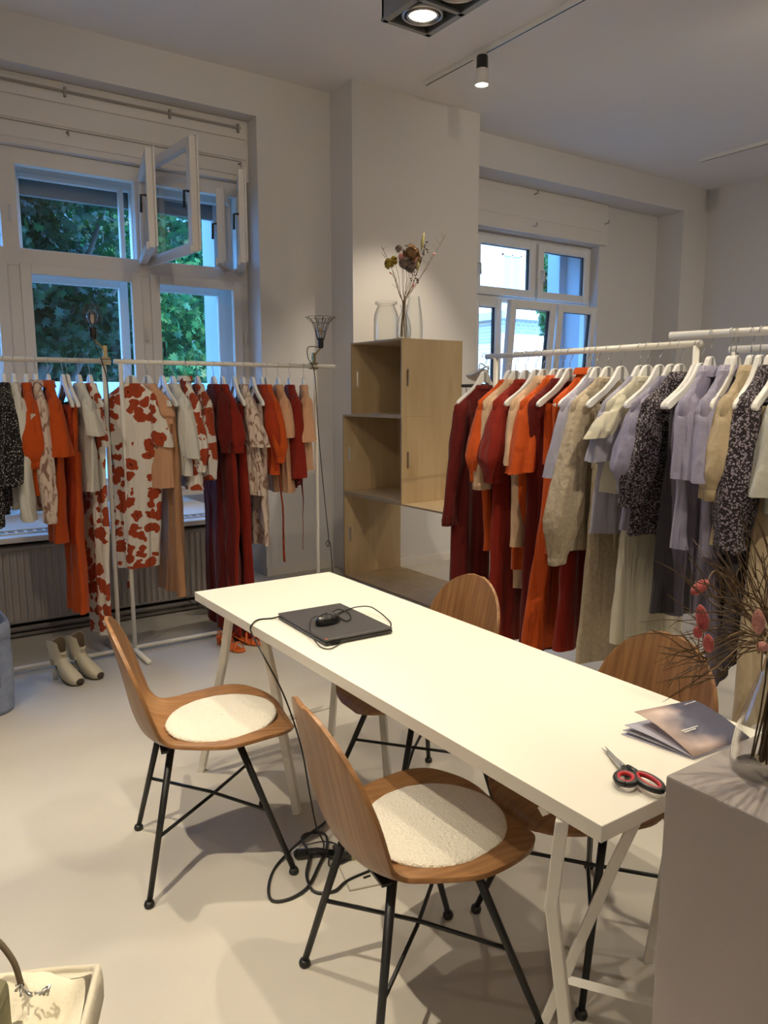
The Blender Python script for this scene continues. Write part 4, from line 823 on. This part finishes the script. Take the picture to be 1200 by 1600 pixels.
RG(925, 'trousers', 'dark red trousers half hidden behind the linen sleeve', 'trousers', 'red', 1010, -2, hw=.2)
RG(934, 'shirt', 'powder blue lilac shirt with straight half sleeves', 'shirt', 'lilac', 800, -2, sleeve='tee', sz=742, sc=.95)
RG(951, 'blouse', 'beige crinkled blouse with balloon sleeves', 'blouse', 'linen', 860, -4, sleeve='balloon', sz=872, sc=1.0)
RG(972, 'trousers', 'long beige crinkled trousers, lowest hem of the pale pieces', 'trousers', 'linen', 1028, -4, hw=.22, amp=.010)
RG(1001, 't_shirt', 'pale lilac satin tee draped under the cream tee', 'top', 'lilac', 832, -3, sleeve='tee', sz=718, sc=1.0)
RG(1013, 't_shirt', 'cream short-sleeved tee standing out above lilac satin', 'top', 'cream', 770, -8, sleeve='tee', sz=682, collar=None, sc=.95, out=.5)
RG(1032, 'trousers', 'straight white trousers hanging behind the chair back', 'trousers', 'cream', 1005, -3, hw=.19, amp=.010)
RG(1050, 'blouse', 'muted lavender blouse with gathered half sleeve', 'blouse', 'lavender', 830, -4, sleeve='puffw', sz=755, sc=1.05)
RG(1064, 'dress', 'black and white small floral blouse between two lavender tops', 'blouse', 'ditsy', 835, -3, sleeve='gath', sz=778, sc=1.0, collar='shirt')
RG(1090, 'skirt', 'dark charcoal skirt beneath the lavender blouses', 'skirt', 'charcoal', 958, -2, hw=.20)
RG(1097, 'trousers', 'thin lavender trousers with hanging ties beside the charcoal skirt', 'trousers', 'plum', 965, -2, hw=.12)
RG(1112, 'blouse', 'lavender satin blouse, first on the rail nearest the pedestal', 'blouse', 'lavender', 856, 0, True, sleeve='tee', sz=742, collar='shirt', sc=.9)
RG(1144, 'blouse', 'dusty lavender satin blouse beside the beige half-sleeved shirt', 'blouse', 'lavender', 862, 0, True, sleeve='wide', sz=748, collar='shirt', sc=.9)
RG(1152, 'trousers', 'dusty violet trousers hanging behind the bunny tails', 'trousers', 'plum', 1060, 0, True, hw=.17)
RG(1176, 'shirt', 'beige collared shirt with gathered half sleeve', 'shirt', 'beige', 842, 0, True, sleeve='gath', sz=762, collar='shirt', sc=1.0)
RG(1190, 'skirt', 'dark charcoal skirt hanging behind the twigs of the vase', 'skirt', 'charcoal', 1030, 0, True, hw=.2)
RG(1207, 'dress', 'small floral wrap dress with long gathered sleeve beside the beige shirt', 'dress', 'ditsy', 780, -4, True, sleeve='gath', sz=845, collar='shirt', tie=(-.12, 700, 1000, .035), sc=1.05, hw=.16)
RG(1226, 'trousers', 'wide beige trousers in front of the floral dress', 'trousers', 'beige', 1120, -4, True, hw=.26)
RG(1262, 'shirt', 'beige shirt at the frame edge above the wide trousers', 'shirt', 'greywhite', 800, -4, True, sleeve='wide', sz=770)
# small black rail with a pair of silver sandals hung up behind the maroon dress
q0, q1 = at_y(722, 603, 3.35), at_y(762, 600, 3.35)
br = thing('black_rail', 'short black rail bar above the maroon dress', 'clothes rail', (0, 0, 0)); MB().tube([tuple(q0), (q1.x+.25, q1.y, q1.z)], .009, 8).build('bar', BLACK_METAL, br, smooth=True)
MB().tube([(q1.x+.25, q1.y, q1.z), (q1.x+.25, q1.y, 0)], .009, 8).build('upright', BLACK_METAL, br, smooth=True)
for x in (728, 737): p = at_y(x, 603, 3.35); MB().tube([(p.x, p.y, p.z), (p.x, p.y-.01, p.z-.06)], .002, 5).build('hook', BLACK_METAL, br, smooth=True)

# ================================================================== SHOES
def boot(label, loc, rz, group):
    t = thing('ankle_boot', label, 'shoe', loc, rz, group)
    S = [(.115, .013, .006, .010), (.108, .026, .008, .030), (.085, .037, .009, .048), (.05, .036, .014, .068), (.015, .033, .026, .085), (-.015, .031, .042, .112)]
    R = []
    for x, w_, zb, h in S:
        R.append([Vector((x, w_*spow(math.cos(a), .8), zb+(h)*(.5+.5*math.sin(a)) if math.sin(a) > -.2 else zb)) for a in [2*PI*j/24 for j in range(24)]])
    for k, (z, xc, rx, ry) in enumerate([(.095, -.042, .050, .034), (.13, -.046, .050, .034), (.175, -.050, .054, .037), (.215, -.054, .060, .041)]):
        R.append([Vector((xc-rx*math.sin(a)*1.0, ry*math.cos(a), z+.016*math.cos(2*a)*(k/3)-(.05 if k == 3 and math.sin(a) < -.85 else 0))) for a in [2*PI*j/24 for j in range(24)]])
    b = MB(); b.rings(R); b.build('upper', LEATHER, t, smooth=True)
    MB().rings([[Vector((-.054+(p.x+.054)*.93, p.y*.93, p.z-.003)) for p in r] for r in R[6:]]).build('lining', mat('tan_lining', (.22, .16, .10), .8), t, smooth=True)
    MB().ball((.112, 0, .020), .020, 12, (.55, 1.25, .8)).build('toe_opening', DARK_IN, t, smooth=True)
    hl = MB(); hl.rings([[Vector((-.075+r*math.cos(a)+dx, r*.9*math.sin(a), z)) for a in [2*PI*j/14 for j in range(14)]] for z, r, dx in ((0, .013, 0), (.03, .014, -.002), (.065, .024, .008))], True, True); hl.build('heel', LEATHER, t, smooth=True)
    so = MB(); so.rings([[Vector((x, w_*1.02*math.cos(a), zb-.004+.003*math.sin(a))) for a in [2*PI*j/12 for j in range(12)]] for x, w_, zb, h in S], True, True); so.build('sole', DARK_IN, t, smooth=True)
boot('cream peep-toe ankle boot standing closer to the room edge', (.80, 4.14, 0), math.radians(-62), 'cream boots under the window rail')
boot('cream peep-toe ankle boot standing beside the poppy jumpsuit', (.905, 4.17, 0), math.radians(-58), 'cream boots under the window rail')
def sandal(label, loc, rz, m, group, sc=1, rx=0):
    t = thing('sandal', label, 'shoe', loc, rz, group); t.scale = (sc,)*3; t.rotation_euler = (rx, 0, rz)
    V = MB(); R = []
    for x, w_, z in ((.13, .018, .008), (.11, .036, .006), (.06, .040, .006), (0, .030, .022), (-.06, .026, .045), (-.10, .024, .052), (-.115, .012, .054)):
        R.append([Vector((x, w_*math.cos(a), z+.006*math.sin(a))) for a in [2*PI*j/12 for j in range(12)]])
    V.rings(R, True, True).build('sole', m, t, smooth=True)
    MB().tube(smooth_path([(.085, -.040, .008), (.08, -.02, .045), (.078, 0, .052), (.08, .02, .045), (.085, .040, .008)], 4), .010, 8, flat=.3).build('toe_strap', m, t, smooth=True)
    MB().tube(smooth_path([(.04, -.038, .012), (.02, 0, .065), (-.01, .034, .03)], 4), .007, 6, flat=.3).build('cross_strap', m, t, smooth=True)
    MB().tube(smooth_path([(-.06, -.028, .05), (-.02, -.03, .09), (.0, 0, .10), (-.02, .03, .09), (-.06, .028, .05), (-.10, 0, .085), (-.06, -.028, .05)], 4), .004, 6).build('ankle_strap', m, t, smooth=True)
    MB().tube([(-.095, 0, .05), (-.098, 0, 0)], [.020, .012], 10).build('heel', m, t, smooth=True)
sandal('orange strappy heeled sandal beneath the dark red trousers, nearer the table leg', (1.735, 4.16, 0), math.radians(-75), ORANGE_LEATHER, 'orange sandals')
sandal('orange strappy heeled sandal beneath the dark red trousers, behind its pair', (1.845, 4.20, 0), math.radians(-55), ORANGE_LEATHER, 'orange sandals')
p = at_y(744, 592, 3.33); sandal('silver heeled sandal perched on the short black rail by the window', (p.x, p.y, p.z-.0), math.radians(70), SILVER, 'silver sandals', .9, .5)

# ================================================================== BAGS
def tote(name, label, loc, rz, wx, dy, h, m, inner, handles=True, cat='bag'):
    t = thing(name, label, cat, loc, rz); rg = random.Random(4); R = []
    for k, z in enumerate((0, .02, h*.3, h*.6, h*.85, h, h-.005, h*.85, h*.3)):
        inn = k >= 6; f = .93 if inn else 1.0; n = 40
        R.append([Vector((wx*f*(1+.04*math.sin(3*a+k))*spow(math.cos(a), .45), dy*f*(1+.06*math.sin(4*a+1+k*.7))*spow(math.sin(a), .45), z+(.015*math.sin(2*a+1)+.01*math.sin(5*a) if k in (5, 6) else 0))) for a in [2*PI*j/n for j in range(n)]])
    MB().rings(R[:7], True).build('body', m, t, smooth=True); MB().rings(R[6:], False, True).build('lining', inner, t, smooth=True)
    rim = [r for r in R[5]]; MB().rings([[Vector((p.x*f_, p.y*f_, p.z+dz)) for p in rim] for f_, dz in ((.95, -.03), (.97, .004), (1.0, .010), (1.04, .004), (1.055, -.03), (1.05, -.065), (1.0, -.067))]).build('rolled_hem', m, t, smooth=True)
    if handles:
        for s in (1, -1): MB().tube(smooth_path([(-wx*.5, s*dy*.95, h*.8), (-wx*.45, s*dy, h+.08), (0, s*dy*1.0, h+.13), (wx*.45, s*dy, h+.08), (wx*.5, s*dy*.95, h*.8)], 5), .012, 8, flat=.35).build('handle', m, t, smooth=True)
    return t
dn = tote('denim_bag', 'soft washed blue denim bag standing on the floor at the room edge', (.325, 3.93, 0), .2, .19, .10, .44, DENIM, DENIM, handles=False)
P0 = at_z(20, 1560, .33)
cb = tote('canvas_basket', 'cream canvas storage basket with a lined bag inside, on the floor', (P0.x-.075, P0.y-.07, 0), -.45, .20, .17, .33, CANVAS, CANVAS, handles=False, cat='basket')
lin = MB(); R = []
for k, (f, z) in enumerate(((.92, .335), (.86, .33), (.70, .30), (.5, .285), (.2, .28), (.02, .283))):
    R.append([Vector((.20*f*spow(math.cos(a), .6), .17*f*spow(math.sin(a), .6), z+.014*math.sin(5*a+k)+.01*math.sin(3*a-k))) for a in [2*PI*j/48 for j in range(48)]])
lin.rings(R, False, True); o = lin.build('folded_cloth', mat('cream_lining_cloth', (.66, .60, .47), .9, bump=.2), smooth=True); o.location = (P0.x-.075, P0.y-.07, .0); o.rotation_euler = (0, 0, -.45); tag(o, 'crumpled cream lining cloth filling the canvas basket', 'cloth')
kc = MB(); c0 = at_z(25, 1545, .35)
for k in range(9): 
    a = k*.9; kc.tube([(c0.x+k*.006, c0.y-k*.006, .345), (c0.x+k*.006+.012*math.cos(a), c0.y-k*.006+.012*math.sin(a), .358), (c0.x+k*.006+.016*math.cos(a+1), c0.y-k*.006+.016*math.sin(a+1), .350)], .0025, 6)
tag(kc.build('key_bundle', STEEL, smooth=True), 'small silver metal chain lying on the basket lining', 'chain')
hb = MB().tube(smooth_path([(c0.x-.06, c0.y+.04, .40), (c0.x-.03, c0.y+.05, .44), (c0.x-.0, c0.y+.02, .40), (c0.x+.01, c0.y, .35)], 6), .006, 8); tag(hb.build('bag_strap', mat('brown_strap', (.10, .07, .04), .6), smooth=True), 'thin brown leather strap looping over the basket edge', 'strap')
nb = MB(); c1 = at_z(-12, 1545, .40); nb.box((c1.x-.14, c1.y-.10, .28), (c1.x+.010, c1.y+.05, .41), -.45); tag(nb.build('inner_bag', mat('olive_bag', (.14, .13, .07), .8, bump=.3), bevel=.02), 'dark olive bag poking out of the canvas basket', 'bag')

# ================================================================== CLIP LAMPS
CAGE = mat('dark_cage_wire', (.10, .085, .06), .4, .8); BULB = glass_mat('bulb_glass', (.93, .95, 1), .12, .3)
def clip_lamp(label, x, tilt, cage_up, cord):
    t = thing('clip_lamp', label, 'lamp', (x, LY, RZ), 0, 'clip lamps on the window rail')
    b = MB(); b.box((-.026, -.020, -.018), (.026, .020, -.006)); b.box((-.028, -.020, .012), (.024, .020, .022)); b.build('clamp_jaw', BRASS if cage_up else mat('tan_plastic', (.50, .38, .20), .5), t, bevel=.003)
    b = MB(); b.box((-.008, -.012, .02), (.012, .012, .085)); b.tube([(0, -.014, .055), (0, .014, .055)], .010, 10); b.build('clamp_grip', BRASS if cage_up else MATS['tan_plastic'], t, bevel=.003)
    top = Vector((tilt, 0, .15))
    MB().tube(smooth_path([(0, 0, .06), (tilt*.5, 0, .09), tuple(top-Vector((0, 0, .03)))], 4), .006, 8).build('swivel_arm', BRASS, t, smooth=True)
    s = MB(); s.lathe([(.0, -.035), (.014, -.035), (.018, -.02), (.019, .015), (.024, .018), (.022, .03), (.0, .03)], top, 16); s.build('socket', GLOSS_BLACK, t, smooth=True)
    MB().lathe([(.012, .03), (.014, .045), (.026, .068), (.031, .090), (.026, .112), (.014, .122), (.001, .125)], top, 20).build('bulb', BULB, t, smooth=True)
    MB().lathe([(.006, .05), (.010, .072), (.008, .095), (.001, .10)], top, 10).build('filament', mat('warm_filament', (.6, .4, .2), .4), t, smooth=True)
    c = MB(); n = 10
    if cage_up:
        for k in range(n):
            a = 2*PI*k/n; u = Vector((math.cos(a), math.sin(a), 0)); c.tube([top+u*.022+Vector((0, 0, .02)), top+u*.035+Vector((0, 0, .07)), top+u*.055+Vector((0, 0, .125)), top+u*.088+Vector((0, 0, .158))], .0016, 5)
            a2 = a+PI/n; u2 = Vector((math.cos(a2), math.sin(a2), 0)); a3 = a+2*PI/n; u3 = Vector((math.cos(a3), math.sin(a3), 0))
            c.tube(smooth_path([top+u*.055+Vector((0, 0, .125)), top+u*.088+Vector((0, 0, .158)), top+u2*.098+Vector((0, 0, .160)), top+u3*.088+Vector((0, 0, .158)), top+u3*.055+Vector((0, 0, .125))], 3), .0014, 5)
        for r_, z_ in ((.036, .072), (.055, .125)): c.tube([top+Vector((r_*math.cos(2*PI*k/24), r_*math.sin(2*PI*k/24), z_)) for k in range(25)], .0014, 5)
    else:
        rg = random.Random(2)
        for k in range(12):
            a = PI*k/12; c.tube([top+Vector((.05*math.cos(th)*math.cos(a), .05*math.cos(th)*math.sin(a), .10+.055*math.sin(th))) for th in [2*PI*j/20 for j in range(21)]], .0009, 4)
    c.build('wire_cage', CAGE, t, smooth=True)
    MB().tube(smooth_path([Vector(p)-Vector((x, LY, RZ)) for p in cord], 6), .003, 6).build('cord', RUBBER, t, smooth=True)
lx1 = at_y(164, 562, LY).x
clip_lamp('bare bulb clip lamp on a tan clamp, in front of the large window', lx1, -.055, False, [(lx1-.055, LY, RZ+.12), (lx1-.04, LY-.01, RZ+.06), (lx1-.02, LY-.03, RZ-.02), (lx1, LY-.03, RZ-.15), (lx1+.03, LY+.05, RZ-.6), (lx1+.25, 4.8, .75), (lx1+.42, 4.9, .42), (lx1+.62, 4.9, .1), (lx1+.9, 4.7, .02)])
lx2 = at_y(490, 572, LY).x
clip_lamp('brass clip lamp with an open flower-shaped wire cage at the corner end of the rail', lx2, .055, True, [(lx2+.055, LY, RZ+.12), (lx2-.03, LY+.01, RZ+.12), (lx2-.045, LY-.01, RZ+.05), (lx2-.01, LY-.03, RZ-.05), (lx2+.02, LY-.02, RZ-.45), (lx2+.06, LY-.02, .8), (lx2+.10, LY, .52), (lx2+.085, LY, .49), (lx2+.075, LY-.01, .52), (lx2+.11, LY, .50), (lx2+.20, LY+.1, .2), (lx2+.35, LY+.15, .01)])

# ================================================================== CEILING LAMPS
LAMP_E = mat('lit_lamp_face', (1, .95, .85), .5, emit=(1, .90, .72), estr=14)
fx = thing('ceiling_spot_box', 'grey metal ceiling light box with two round recessed lamps, hung from thin wires', 'ceiling lamp', (2.02, 2.58, 3.0))
b = MB(); X0, X1, Y0, Y1 = -.12, .12, -.255, .20
for a_, c_ in (((X0, Y0), (X0+.012, Y1)), ((X1-.012, Y0), (X1, Y1)), ((X0, Y0), (X1, Y0+.012)), ((X0, Y1-.012), (X1, Y1))): b.box((a_[0], a_[1], 0), (c_[0], c_[1], .10))
b.box((X0, Y0, .095), (X1, Y1, .10)); b.build('housing', ALU, fx)
b = MB()
for a_, c_ in (((X0-.004, Y0), (X0+.024, Y1)), ((X1-.024, Y0), (X1+.004, Y1)), ((X0, Y0), (X1, Y0+.02)), ((X0, Y1-.02), (X1, Y1)), ((X0, -.035), (X1, -.015))): b.box((a_[0], a_[1], -.004), (c_[0], c_[1], .006))
b.build('face_frame', ALU, fx)
for y in (.085, -.14):
    g = MB().lathe([(.085, .03), (.085, .005), (.078, 0), (.072, .006), (.072, .03)], (0, y, 0), 32).build('gimbal_ring', STEEL, fx, smooth=True)
    MB().lathe([(.066, .004), (.060, 0), (.056, .010), (.030, .03), (.001, .032)], (0, y, 0), 32).build('reflector', STEEL, g, smooth=True)
    MB().lathe([(.052, .007), (.03, .004), (.001, .004)], (0, y, 0), 24).build('lamp_face', LAMP_E, g, smooth=True)
for x, y in ((X0+.02, Y1-.03), (X0+.02, Y0+.03), (X1-.02, Y1-.03), (X1-.02, Y0+.03)): MB().tube([(x, y, .1), (x, y, CZ-3.0)], .0012, 5).build('suspension_wire', STEEL, fx)
def track(label, x, y0, y1):
    t = thing('track_rail', label, 'track', (0, 0, 0), 0, 'ceiling lamp tracks'); b = MB(); b.box((x-.018, y0, CZ-.034), (x+.018, y1, CZ)); b.build('channel', WHITE_METAL, t, bevel=.002)
    MB().box((x-.005, y0-.0, CZ-.0355), (x+.005, y1-.01, CZ-.034)).build('slot', BLACK_PLASTIC, t); return t
track('white ceiling lamp track ending in front of the pillar', 3.88, -1.5, 5.08); track('white ceiling lamp track far across the room near the wall', 7.43, -1.0, 5.04)
def spot(label, x, y, m_top, aim):
    t = thing('track_spotlight', label, 'spotlight', (x, y, CZ-.036), 0, 'spotlights on the ceiling tracks')
    b = MB(); b.box((-.016, -.05, -.018), (.016, .06, 0)); b.box((.05, -.02, -.20), (.066, .045, -.03)); b.box((0, -.01, -.03), (.06, .03, -.016)); b.build('adapter', WHITE_METAL, t, bevel=.002)
    MB().lathe([(.001, -.012), (.038, -.012), (.041, -.02), (.041, -.10)], (0, -.02, 0), 28).build('rear_housing', m_top, t, smooth=True)
    MB().lathe([(.041, -.10), (.043, -.102), (.050, -.205), (.046, -.205), (.043, -.19)], (0, -.02, 0), 28).build('front_housing', WHITE_METAL, t, smooth=True)
    MB().lathe([(.0455, -.200), (.02, -.198), (.001, -.198)], (0, -.02, 0), 24).build('lamp_face', LAMP_E, t, smooth=True)
spot('black and white track spotlight, lit, above the plywood boxes', 3.865, 4.42, GLOSS_BLACK, None); spot('white track spotlight at the picture edge near the far wall', 7.40, 4.22, WHITE_METAL, None)
